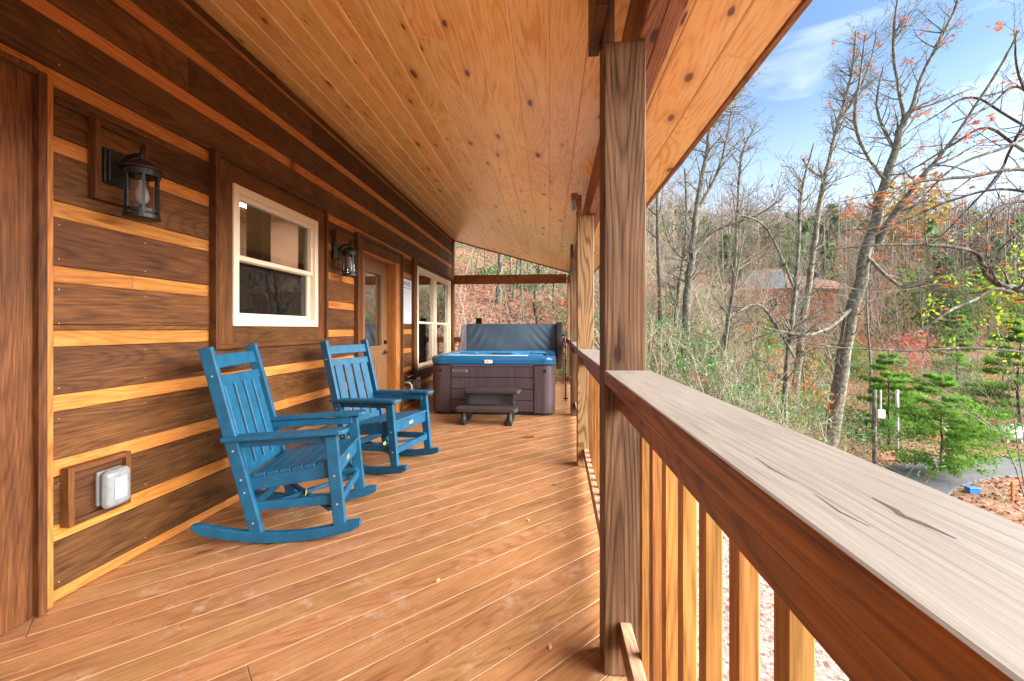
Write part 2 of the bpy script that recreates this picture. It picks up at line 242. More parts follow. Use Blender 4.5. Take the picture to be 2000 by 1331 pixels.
# ------------------------------------------------------------------ mesh helpers
COL = sc.collection
class MB:
    def __init__(s): s.v = []; s.f = []; s.m = []
    def add(s, vs, fs, mi=0, T=None):
        b = len(s.v); s.v += [tuple(T @ Vector(p)) if T else tuple(p) for p in vs]
        s.f += [tuple(i+b for i in f) for f in fs]; s.m += [mi]*len(fs)
    def box(s, x0, x1, y0, y1, z0, z1, mi=0, T=None):
        s.add([(x0,y0,z0),(x1,y0,z0),(x1,y1,z0),(x0,y1,z0),(x0,y0,z1),(x1,y0,z1),(x1,y1,z1),(x0,y1,z1)],
              [(3,2,1,0),(4,5,6,7),(0,1,5,4),(1,2,6,5),(2,3,7,6),(3,0,4,7)], mi, T)
    def hexa(s, p, mi=0): s.add(p, [(3,2,1,0),(4,5,6,7),(0,1,5,4),(1,2,6,5),(2,3,7,6),(3,0,4,7)], mi)
    def bar(s, a, b, wx, wz, up=(0,0,1), mi=0):       # a straight bar of section wx by wz from a to b
        a, b = Vector(a), Vector(b); d = (b-a).normalized(); u = Vector(up); x = d.cross(u).normalized(); z = x.cross(d)
        s.hexa([a-x*wx/2-z*wz/2, a+x*wx/2-z*wz/2, b+x*wx/2-z*wz/2, b-x*wx/2-z*wz/2, a-x*wx/2+z*wz/2, a+x*wx/2+z*wz/2, b+x*wx/2+z*wz/2, b-x*wx/2+z*wz/2], mi)
    def tube(s, pts, rad, n=6, mi=0, cap=True):
        k = len(pts); pts = [Vector(p) for p in pts]; ring = []; prev = None
        for i in range(k):
            d = (pts[min(i+1, k-1)]-pts[max(i-1, 0)])
            if d.length < 1e-9: d = Vector((0, 0, 1))
            d.normalize(); ref = prev if prev is not None else (Vector((1,0,0)) if abs(d.x) < 0.8 else Vector((0,1,0)))
            x = (ref-d*ref.dot(d)).normalized(); y = d.cross(x); prev = x
            ring += [tuple(pts[i]+(x*math.cos(2*math.pi*j/n)+y*math.sin(2*math.pi*j/n))*rad[i]) for j in range(n)]
        fs = [(i*n+j, i*n+(j+1)%n, (i+1)*n+(j+1)%n, (i+1)*n+j) for i in range(k-1) for j in range(n)]
        if cap: fs += [tuple(range(n-1, -1, -1)), tuple((k-1)*n+j for j in range(n))]
        s.add(ring, fs, mi)
    def lathe(s, prof, c=(0,0,0), n=24, mi=0, closed=True):
        vs = [(c[0]+r*math.cos(2*math.pi*j/n), c[1]+r*math.sin(2*math.pi*j/n), c[2]+z) for r, z in prof for j in range(n)]
        k = len(prof); fs = [(i*n+j, i*n+(j+1)%n, (i+1)*n+(j+1)%n, (i+1)*n+j) for i in range(k-1) for j in range(n)]
        if closed: fs += [tuple(range(n-1, -1, -1)), tuple((k-1)*n+j for j in range(n))]
        s.add(vs, fs, mi)
    def prism(s, poly, z0, z1, mi=0, T=None):
        n = len(poly); s.add([(x, y, z0) for x, y in poly]+[(x, y, z1) for x, y in poly],
            [tuple(range(n-1, -1, -1)), tuple(range(n, 2*n))]+[(i, (i+1) % n, n+(i+1) % n, n+i) for i in range(n)], mi, T)
    def build(s, name, mats, parent=None, bevel=0, smooth=False, local=False, seg=1, edge=None):
        me = bpy.data.meshes.new(name); me.from_pydata(s.v, [], s.f)
        if not isinstance(mats, (list, tuple)): mats = [mats]
        for m in mats: me.materials.append(m)
        if len(mats) > 1: me.polygons.foreach_set('material_index', s.m)
        if smooth: me.polygons.foreach_set('use_smooth', [True]*len(me.polygons))
        me.update(); o = bpy.data.objects.new(name, me); COL.objects.link(o)
        if parent:
            o.parent = parent
            if not local:
                q = parent; off = Vector((0, 0, 0))
                while q: off += q.location; q = q.parent
                o.location = -off
        if bevel:
            b = o.modifiers.new('bevel', 'BEVEL'); b.width = bevel; b.segments = seg; b.limit_method = 'ANGLE'; b.angle_limit = R(40)
            if edge is not None: b.material = edge
        return o
def tag(o, label, cat, group=None, kind=None):
    if label: o['label'] = label
    if cat: o['category'] = cat
    if group: o['group'] = group
    if kind: o['kind'] = kind
    return o
def thing(name, loc, label, cat, group=None, rz=0):
    o = bpy.data.objects.new(name, None); COL.objects.link(o); o.location = loc; o.rotation_euler.z = rz; o.empty_display_size = 0.2
    return tag(o, label, cat, group)
def copy_tree(o, parent=None):
    c = o.copy(); COL.objects.link(c); c.parent = parent
    for ch in [k for k in bpy.data.objects if k.parent == o]: copy_tree(ch, c)
    return c
rnd = random.Random(7)

# ------------------------------------------------------------------ deck floor
XW, YE, YB = -2.137, 9.44, -2.2            # wall plane, far end, near end
def railx(y): return 0.1856 if y < 1.5 else 0.1856+0.0232*(y-1.5)
def rail_edge_x(y): return railx(y)+0.19
bm = bmesh.new(); pitch = 0.1423; s45 = math.sqrt(0.5)
for k in range(-70, 70):
    s0 = -1.2108+k*pitch
    # n = (s45,-s45) across, t = (s45,s45) along
    cuts = [-9+rnd.uniform(0, 3.5)]
    while cuts[-1] < 16: cuts.append(cuts[-1]+rnd.uniform(4.9, 7.5))
    for c0, c1 in zip(cuts, cuts[1:]):
        a, b_ = s0+0.0016, s0+pitch-0.0016; vs = []
        dz = rnd.uniform(-0.0008, 0.0008)
        for z in (-0.032, 0.0+dz):
            for (n_, t_) in ((a, c0+0.001), (b_, c0+0.001), (b_, c1-0.001), (a, c1-0.001)):
                vs.append(bm.verts.new((s45*n_+s45*t_, -s45*n_+s45*t_, z)))
        for f in ((3,2,1,0),(4,5,6,7),(0,1,5,4),(1,2,6,5),(2,3,7,6),(3,0,4,7)): bm.faces.new([vs[i] for i in f])
for co, no in (((XW-0.02, 0, 0), (-1, 0, 0)), ((0, YE+0.05, 0), (0, 1, 0)), ((0, YB, 0), (0, -1, 0)), ((rail_edge_x(1.5), 1.5, 0), (1, -0.0232, 0))):
    bmesh.ops.bisect_plane(bm, geom=bm.verts[:]+bm.edges[:]+bm.faces[:], plane_co=co, plane_no=no, clear_outer=True)
    bmesh.ops.holes_fill(bm, edges=[e for e in bm.edges if e.is_boundary], sides=0)
bmesh.ops.recalc_face_normals(bm, faces=bm.faces[:])
me = bpy.data.meshes.new('deck_floor'); bm.to_mesh(me); bm.free(); me.materials.append(M_['deck']); me.materials.append(simple('sky_sheen_board_edge', (.40, .21, .10), .5, noise=.25, nscale=6))  # second slot, bevel faces: sky sheen along board edges set as a paler colour
o = bpy.data.objects.new('deck_floor', me); COL.objects.link(o); o['kind'] = 'structure'
bv = o.modifiers.new('bevel', 'BEVEL'); bv.width = 0.002; bv.segments = 1; bv.material = 1; bv.limit_method = 'ANGLE'; bv.angle_limit = R(60)
b = MB(); r_ = random.Random(3)
for k in range(-60, 60):
    for jy in range(28):
        y = YB+.12+.41*jy
        for off in (.03, pitch-.03):
            n_ = -1.2108+k*pitch+off; x = n_/s45+y       # the point of the board line at this joist
            if XW+.01 < x < rail_edge_x(y)-.03 and r_.random() < .8:
                x += r_.uniform(-.006, .006); yy = y+r_.uniform(-.008, .008); b.lathe([(.0035, .0012), (.0, .0014)], (x, yy, 0), 6, 1 if r_.random() < .1 else 0, closed=False)
tag(b.build('deck_screws', [simple('dark_screw_head', (.07, .04, .03), .5, metal=.4), simple('filled_screw_head', (.55, .40, .28), .6)]), 'rows of small screw heads in the deck boards', 'deck screws', kind='stuff')
b = MB()
b.hexa([(rail_edge_x(YB)-.04, YB, -.30), (rail_edge_x(YB), YB, -.30), (rail_edge_x(YE), YE, -.30), (rail_edge_x(YE)-.04, YE, -.30),
        (rail_edge_x(YB)-.04, YB, -.036), (rail_edge_x(YB), YB, -.036), (rail_edge_x(YE), YE, -.036), (rail_edge_x(YE)-.04, YE, -.036)])
b.box(XW, rail_edge_x(YE)-.04, YE, YE+.04, -.30, -.036)
for k in range(28): b.box(XW, 0.30, YB+0.1+k*0.41, YB+0.14+k*0.41, -.25, -.037)
o = b.build('deck_framing', M_['rail']); o['kind'] = 'structure'

# ------------------------------------------------------------------ the house
house = thing('log_house', (XW, 4.0, 0), 'cabin wall of dark brown boards with honey stripes, behind the blue rocking chairs', 'house')
holes = [(2.72, 3.778, 1.21, 2.17), (4.78, 5.80, -.05, 2.10), (6.76, 9.06, 0.52, 2.20)]
ZTOP = EYE+1.97; bands = []
for i in range(-5, 8):
    zt = 1.184+0.2823*i                   # top of chink i
    bands.append((zt-0.073, zt, 1)); bands.append((zt+0.0, zt+0.2093, 0))
b = MB()
for (z0, z1, mi) in bands:
    z0 = max(z0, 0.004); z1 = min(z1, ZTOP+0.02)
    if z1 <= z0+0.002: continue
    zs = sorted({z0, z1, *[h for q in holes for h in q[2:] if z0 < h < z1]})
    ys = [YB-1.0]
    while ys[-1] < YE: ys.append(ys[-1]+rnd.uniform(2.6, 4.6))
    ys[-1] = YE
    for za, zb in zip(zs, zs[1:]):
        for ya, yb in zip(ys, ys[1:]):
            segs = [(ya, yb)]
            for (h0, h1, hz0, hz1) in holes:
                if za >= hz0-1e-6 and zb <= hz1+1e-6:
                    n = []
                    for (p, q) in segs:
                        if q <= h0 or p >= h1: n.append((p, q)); continue
                        if p < h0: n.append((p, h0))
                        if q > h1: n.append((h1, q))
                    segs = n
            for p, q in segs:
                d = 0.0 if mi == 0 else -0.005
                b.box(XW-0.035, XW+d+rnd.uniform(-.001, .001), p+.0008, q-.0008, za+0.0008, zb-0.0008, mi)
b.build('wall', [M_['dark'], M_['chink']], house, bevel=0.0025)
# nail heads in the boards
b = MB()
for (z0, z1, mi) in bands:
    if mi or z1 < 0.1 or z1 > ZTOP: continue
    for y in np.arange(0.9, YE, 0.405):
        for z in (z0+0.03, z1-0.03):
            if any(h0-.2 < y < h1+.2 and hz0-.18 < z < hz1+.18 for h0, h1, hz0, hz1 in holes) or rnd.random() < .35: continue
            b.box(XW-.001, XW+.0025, y-.0018, y+.0018, z-.0018, z+.0018)
tag(b.build('nail_heads', M_['screw'], house), None, None, kind='stuff')
# inner backing wall, other walls of the house, and the rooms seen through the panes
b = MB()
def wallwith(b, x0, x1, y0, y1, z0, z1, hs):
    ys = sorted({y0, y1, *[h for q in hs for h in q[:2]]})
    for ya, yb in zip(ys, ys[1:]):
        cur = z0
        for h in sorted([q for q in hs if q[0] <= ya+1e-6 and q[1] >= yb-1e-6], key=lambda q: q[2]):
            if h[2] > cur: b.box(x0, x1, ya, yb, cur, h[2])
            cur = max(cur, h[3])
        if cur < z1: b.box(x0, x1, ya, yb, cur, z1)
wallwith(b, XW-0.16, XW-0.037, YB-1.0, YE-.002, -.3, ZTOP, holes)
b.box(-7.2, XW-0.165, YE-.14, YE-.001, -3.2, ZTOP+.4); b.box(-7.2, XW-.165, YB-1, YB-.86, -3.2, ZTOP+.4); b.box(-7.3, -7.15, YB-1, YE-.002, -3.2, ZTOP+.4)
b.box(XW-.16, XW-.02, YB-1, YE, -3.2, -.31)
b.build('rear_wall', M_['dark'], house)
b = MB()
b.box(-7.1, XW-.17, YB-.8, YE-.15, -.1, 0.0, 1); b.box(-7.1, XW-.17, YB-.8, YE-.15, 2.75, 2.85, 0)
b.box(-5.0, -4.9, 1.2, YE-.2, 0.005, 2.745, 0); b.box(-4.89, XW-.17, 5.95, 6.03, .005, 2.745, 0); b.box(-4.89, XW-.17, 6.45, 6.53, .005, 2.745, 0)
b.box(-4.88, -4.86, 1.5, 4.2, 1.95, 2.0, 1); b.box(-4.88, -4.86, 3.0, 3.06, .01, 1.94, 1)
b.box(-2.95, -2.80, 3.98, 4.13, .005, 2.74, 2)
b.box(-3.86, -3.66, 5.05, 5.25, 2.735, 2.745, 3); b.box(-4.2, -3.3, 5.93, 5.948, .01, 2.05, 1)
lampm = simple('ceiling_lamp', (1, .9, .7), .5); lampm.node_tree.nodes['Principled BSDF'].inputs['Emission Color'].default_value = (1, .85, .6, 1); lampm.node_tree.nodes['Principled BSDF'].inputs['Emission Strength'].default_value = 45
b.build('interior', [M_['room'], M_['roomf'], M_['palewood'], lampm], house)

def framed(parent, name, y0, y1, z0, z1, wd, x0, x1, mat, vert=None, bevel=.002, bottom=True):
    b = MB(); hm = 0; vm = 1 if vert else 0
    b.box(x0, x1, y0, y0+wd, z0, z1, vm); b.box(x0, x1, y1-wd, y1, z0, z1, vm)
    b.box(x0, x1-.0015, y0+wd, y1-wd, z1-wd, z1, hm)
    if bottom: b.box(x0, x1-.0015, y0+wd, y1-wd, z0, z0+wd, hm)
    return b.build(name, [mat]+([vert] if vert else []), parent, bevel=bevel)
# window one
def surround(name, y0, y1, z0, z1, h, bottom=True, mats=None):
    b = MB(); x0, x1 = XW-.0, XW+.022
    b.box(x0, x1, y0+.03, h[0], z0+(.03 if bottom else .005), z1-.03, 1); b.box(x0, x1, h[1], y1-.03, z0+(.03 if bottom else .005), z1-.03, 1)
    b.box(x0, x1-.003, h[0], h[1], h[3], z1-.03, 0)
    if bottom: b.box(x0, x1-.003, h[0], h[1], z0+.03, h[2], 0)
    s = b.build(name, [M_['trimh'], M_['trimv']], house, bevel=.002)
    t = framed(s, 'trim', y0, y1, z0, z1, .032, x0, XW+.048, M_['trimh'], M_['trimv'], bottom=bottom)
    return s
s = surround('window_surround', 2.547, 3.935, 1.06, 2.327, holes[0])
def dh_window(y0, y1, z0, z1, zm, label, mull=None):
    w_ = framed(house, 'window', y0, y1, z0, z1, .052, XW-.06, XW+.034, M_['cream'], bevel=.004); w_['label'] = label
    units = [(y0+.052, y1-.052)] if mull is None else [(y0+.052, mull-.035), (mull+.035, y1-.052)]
    if mull: 
        b = MB(); b.box(XW-.058, XW+.030, mull-.035, mull+.035, z0+.052, z1-.052); b.build('mullion', M_['cream'], w_, bevel=.003)
    for (a, c) in units:
        f = framed(w_, 'sash', a, c, zm-.02, z1-.052, .034, XW-.045, XW+.012, M_['cream'], bevel=.003)
        g = framed(w_, 'sash', a, c, z0+.052, zm+.016, .040, XW-.055, XW-.014, M_['cream'], bevel=.003)
        b = MB(); b.box(XW-.024, XW-.020, a+.03, c-.03, zm+.01, z1-.08); b.build('pane', M_['glass'] if mull is None else M_['glassr'], w_)
        b = MB(); b.box(XW-.038, XW-.034, a+.03, c-.03, z0+.08, zm-.02); b.build('pane', M_['screen'] if mull is None else M_['glassr'], w_)
        if mull:
            b = MB(); z = z0+.1
            while z < zm-.03: b.box(XW-.11, XW-.075, a+.02, c-.02, z, z+.004, 0, Matrix.Identity(4)); z += .035
            b.build('blind', M_['blind'], w_)
    return w_
dh_window(2.72, 3.778, 1.21, 2.17, 1.685, 'cream framed window with a single sliding sash over the blue chairs')
# door
s = surround('door_surround', 4.577, 6.046, 0.004, 2.257, (4.755, 5.80, 0, 2.10), bottom=False)
b = MB(); b.box(XW-.13, XW+.016, 5.792, 5.86, .004, 2.098, 0); b.box(XW-.13, XW+.012, 4.755, 4.79, .004, 2.098, 0); b.box(XW-.13, XW+.012, 4.791, 5.791, 2.07, 2.098, 0)
b.box(XW+.0225, XW+.030, 5.80, 5.93, .004, 2.10, 0)
b.build('door_jamb', M_['orangev'], house, bevel=.003)
door = MB(); xd = XW-.10; y0, y1 = 4.87, 5.76; g0, g1, gz0, gz1 = 5.05, 5.58, .97, 1.90
wallwith(door, xd-.045, xd, 4.80, 5.79, .02, 2.065, [(g0, g1, gz0, gz1)])
for (a, c, za, zb) in ((5.05, 5.28, .18, .80), (5.36, 5.59, .18, .80)):
    door.box(xd, xd+.008, a, c, za, zb); door.box(xd+.008, xd+.014, a+.05, c-.05, za+.05, zb-.05)
D = door.build('door', M_['door'], house, bevel=.004)
framed(D, 'glass_frame', g0-.03, g1+.03, gz0-.03, gz1+.03, .035, xd, xd+.014, M_['door'])
b = MB(); b.box(xd-.025, xd-.02, g0, g1, gz0, gz1); b.build('pane', M_['glassr'], D)
b = MB(); b.tube([(xd, 5.70, .875), (xd+.012, 5.70, .875)], [.03, .03], 16); b.tube([(xd+.01, 5.70, .875), (xd+.05, 5.70, .875)], [.010, .010], 10)
b.tube([(xd+.048, 5.71, .877), (xd+.052, 5.66, .872), (xd+.05, 5.60, .868)], [.010, .009, .007], 8); b.build('handle', M_['black'], D, smooth=True)
b = MB(); b.tube([(xd, 5.70, 1.01), (xd+.014, 5.70, 1.01)], [.03, .027], 16); b.box(xd+.014, xd+.035, 5.694, 5.706, .99, 1.03); b.build('deadbolt', M_['black'], D)
# window two
surround('window_surround', 6.555, 9.20, 0.40, 2.30, holes[2])
dh_window(6.76, 9.06, .52, 2.20, 1.30, 'wide cream twin window beside the hot tub', mull=7.90)
# corner trim, near panel
b = MB(); b.box(XW-.05, XW+.035, YE-.10, YE+.03, -.3, ZTOP); b.box(XW+.001, XW+.02, YE-.14, YE-.101, .004, ZTOP); b.build('corner_trim', M_['trimv'], house, bevel=.004)
b = MB(); b.box(XW, XW+.018, -.2, 1.60, .004, 2.235, 0)
b.build('upright_panel', M_['trimv'], house)
b = MB(); b.box(XW, XW+.05, 1.60, 1.632, .004, 2.255, 0); b.box(XW, XW+.026, 1.633, 1.672, .004, 2.255, 1); b.box(XW, XW+.046, -.2, 1.599, 2.236, 2.262, 0)
b.build('panel_trim', [M_['trimv'], M_['orangev']], house, bevel=.004)
b = MB(); b.box(XW+.001, XW+.02, YB, YE-.15, ZTOP-.045, ZTOP-.01); b.build('wall_top_trim', M_['trimh'], house, bevel=.002)
# mounting blocks
def block(y0, y1, z0, z1, label):
    b = MB(); b.box(XW, XW+.022, y0+.02, y1-.02, z0+.02, z1-.02); o = b.build('mounting_block', M_['trimh'], house); o['label'] = label
    framed(o, 'block_trim', y0, y1, z0, z1, .026, XW, XW+.042, M_['trimh'], M_['trimv'])
block(1.828, 2.10, 1.80, 2.17, 'square dark board block behind the near lantern')
block(4.09, 4.46, 1.79, 2.17, 'square dark board block behind the far lantern')
block(1.715, 2.0, .318, .578, 'low framed board block round the outlet cover')

# ------------------------------------------------------------------ porch roof
SL = 0.289; roof = thing('porch_roof', (-0.6, 4, ZTOP), 'sloping porch roof lined with knotty orange pine boards', 'porch roof')
un = Vector((1, 0, -SL)).normalized(); nn = Vector((SL, 0, 1)).normalized()
T = Matrix(((un.x, 0, nn.x, XW), (0, 1, 0, 0), (un.z, 0, nn.z, ZTOP), (0, 0, 0, 1)))
LEN = (0.852-XW)*math.sqrt(1+SL*SL)
b = MB(); pw = 0.186; k = 0; u = -0.2
while u < LEN-.001:
    u1 = min(u+pw, LEN); ys = [YB-.5-rnd.uniform(0, 2)]
    while ys[-1] < YE: ys.append(ys[-1]+rnd.uniform(2.2, 3.7))
    ys[-1] = YE
    for a, c in zip(ys, ys[1:]): b.box(u+.0009, u1-.0009, a+.0006, c-.0006, 0, .018, 0, T)
    u = u1
M_['cedge'] = simple('groove_highlight_edge', (.93, .62, .30), .4, noise=.1, nscale=2)  # groove highlights between ceiling boards, coloured onto the bevel faces
b.build('ceiling', [M_['ceil'], M_['cedge']], roof, bevel=.0055, edge=1)
b = MB(); b.box(-5.6, LEN-.01, YB-2, YE+.02, .02, .16, 0, T); b.box(-5.7, LEN+.06, YB-2.05, YE+.08, .161, .19, 0, T); b.build('roof_slab', M_['roof'], roof)
b = MB(); b.box(LEN-.002, LEN+.022, YB-2, YE+.03, -.012, .16, 0, T); b.build('eave_fascia', M_['rail'], roof, bevel=.003)
b = MB(); b.box(-.1, LEN+.02, YE+.001, YE+.025, -.02, .158, 0, T); b.build('rake_board', M_['railx'], roof, bevel=.003)
def bx(y): return railx(y)
b = MB()
for k, (x0_, x1_) in enumerate(((.042, .099), (.101, .158))):
    z0 = EYE+.99; p = []
    for z in (0, 1):
        for (y, xo) in ((YB-2, x0_), (YB-2, x1_), (YE-.05, x1_), (YE-.05, x0_)):
            X = (railx(y) if y > 1 else .1856)+xo
            p.append((X, y, z0 if z == 0 else ZTOP-SL*(X-XW)-.002))
    b.hexa(p)
b.build('header_beam', M_['beam'], roof, bevel=.003)
b = MB(); b.box(XW+.036, .36, YE-.045, YE-.004, EYE+.985, EYE+1.185); b.build('end_beam', M_['railx'], roof, bevel=.003)

# ------------------------------------------------------------------ posts and railings
def post(x, y, mat, label, top=EYE+.985, tabh=EYE+1.16):
    t = thing('porch_post', (x+.07, y+.07, 0), label, 'post', 'porch posts')
    b = MB(); b.box(x, x+.1409, y, y+.1409, .003, top); b.box(x, x+.036, y, y+.1409, top, tabh); b.build('post_timber', mat, t, bevel=.005, seg=2)
    for dz in (.05, .13): b = MB(); b.tube([(x-.006, y+.07, top+dz-.02), (x+.004, y+.07, top+dz-.02)], [.012, .012], 8); b.build('bolt_head', M_['black'], t)
    return t
post(.1856, 1.505, M_['post'], 'nearest porch post, weathered grey brown, cutting the view in two', tabh=EYE+1.28)
post(.2373, 3.77, M_['post2'], 'tan porch post, second from the camera')
post(.2846, 5.97, M_['post'], 'dark porch post beside the hot tub, third from the camera')
post(.374, YE-.10, M_['post2'], 'far corner porch post holding the end beam')
post(.1856, -1.2, M_['post2'], 'porch post behind the camera')
b = MB(); b.box(.145, .184, 1.40, 1.66, EYE+1.03, EYE+1.26); tag(b.build('bracket_block', M_['trimv'], bevel=.003), 'dark wood block beside the top of the nearest post', 'wood block')
b = MB(); b.box(.185, .236, 3.72, 3.80, EYE+1.10, EYE+1.16); b.box(.188, .222, 3.73, 3.77, EYE+1.02, EYE+1.10, 1)
tag(b.build('bracket_block', [M_['beam'], simple('grey_bracket', (.25, .28, .32), .5)]), 'small orange block with grey bracket at the top of the second post', 'wood block')
bal = None
def section(y0, y1, z0, z1, label, phase=None):
    t = thing('railing', (railx((y0+y1)/2)+.07, (y0+y1)/2, 0), label, 'railing', 'porch railings')
    def bar(xo0, xo1, za, zb, name, mats, bevel=.003, top=False):
        b = MB(); p = []
        n = max(1, int((y1-y0)/.35)) if top else 1
        for i in range(n):
            ya, yb = y0+(y1-y0)*i/n, y0+(y1-y0)*(i+1)/n; q = []
            fa, fb = i/n, (i+1)/n; A, B = z0+(z1-z0)*fa, z0+(z1-z0)*fb
            for zz in (za, zb):
                for (y, zt, xo) in ((ya, A, xo0), (ya, A, xo1), (yb, B, xo1), (yb, B, xo0)): q.append((railx(y)+xo, y, zt+zz))
            p.append(q)
        first = p[0]; last = p[-1]
        h = [first[0], first[1], last[2], last[3], first[4], first[5], last[6], last[7]]
        b.hexa(h)
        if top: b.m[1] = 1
        return b.build(name, mats, t, bevel=bevel, seg=2)
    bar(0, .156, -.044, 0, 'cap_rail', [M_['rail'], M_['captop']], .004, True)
    bar(.047, .085, -.134, -.0455, 'top_rail', M_['rail'])
    zb = .19-z0
    bar(.052, .090, zb-.085, zb, 'bottom_rail', [M_['rail'], M_['lowcap']], .003, True)
    y = phase if phase is not None else y0+.08
    while y < y1-.05:
        f = (y-y0)/(y1-y0); x = railx(y)+.0905; zt = z0+(z1-z0)*f
        b = MB(); j = rnd.uniform(-.002, .002); b.box(x, x+.031, y+j, y+.034+j, .06+rnd.uniform(-.01, .01), zt-.046); b.build('baluster', M_['bal'], t, bevel=.002)
        y += .1345
    return t
Z0 = EYE-.141
section(-1.05, 1.504, Z0, Z0, 'nearest railing with a pale weathered cap board filling the lower right of the view', phase=.53-.1345*9)
section(1.647, 3.769, Z0, EYE-.172, 'railing between the nearest post and the tan second post')
section(3.912, 5.969, EYE-.172, EYE-.176, 'railing between the second and third porch posts')
section(6.112, YE-.101, EYE-.176, EYE-.19, 'railing running beside the hot tub to the far corner post')
t = thing('railing', (-.9, YE-.03, 0), 'end railing across the far side of the deck behind the hot tub', 'railing', 'porch railings')
b = MB(); b.box(XW+.04, .373, YE-.09, YE+.05, .985, 1.02); b.build('cap_rail', M_['railx'], t, bevel=.003)
b = MB(); b.box(XW+.04, .373, YE-.04, YE-.002, .895, .984); b.build('top_rail', M_['railx'], t, bevel=.003)
b = MB(); b.box(XW+.04, .373, YE-.04, YE-.002, .06, .145); b.build('bottom_rail', M_['railx'], t, bevel=.003)
x = XW+.12
while x < .34:
    b = MB(); b.box(x, x+.031, YE, YE+.032, .04, .984); b.build('baluster', M_['bal'], t, bevel=.002); x += .1345
b = MB(); b.box(-1.60, -1.48, YE-.16, YE-.05, .005, 1.43); tag(b.build('newel_post', M_['coverdark'], bevel=.004), 'short dark post top poking up behind the folded hot tub cover', 'post')

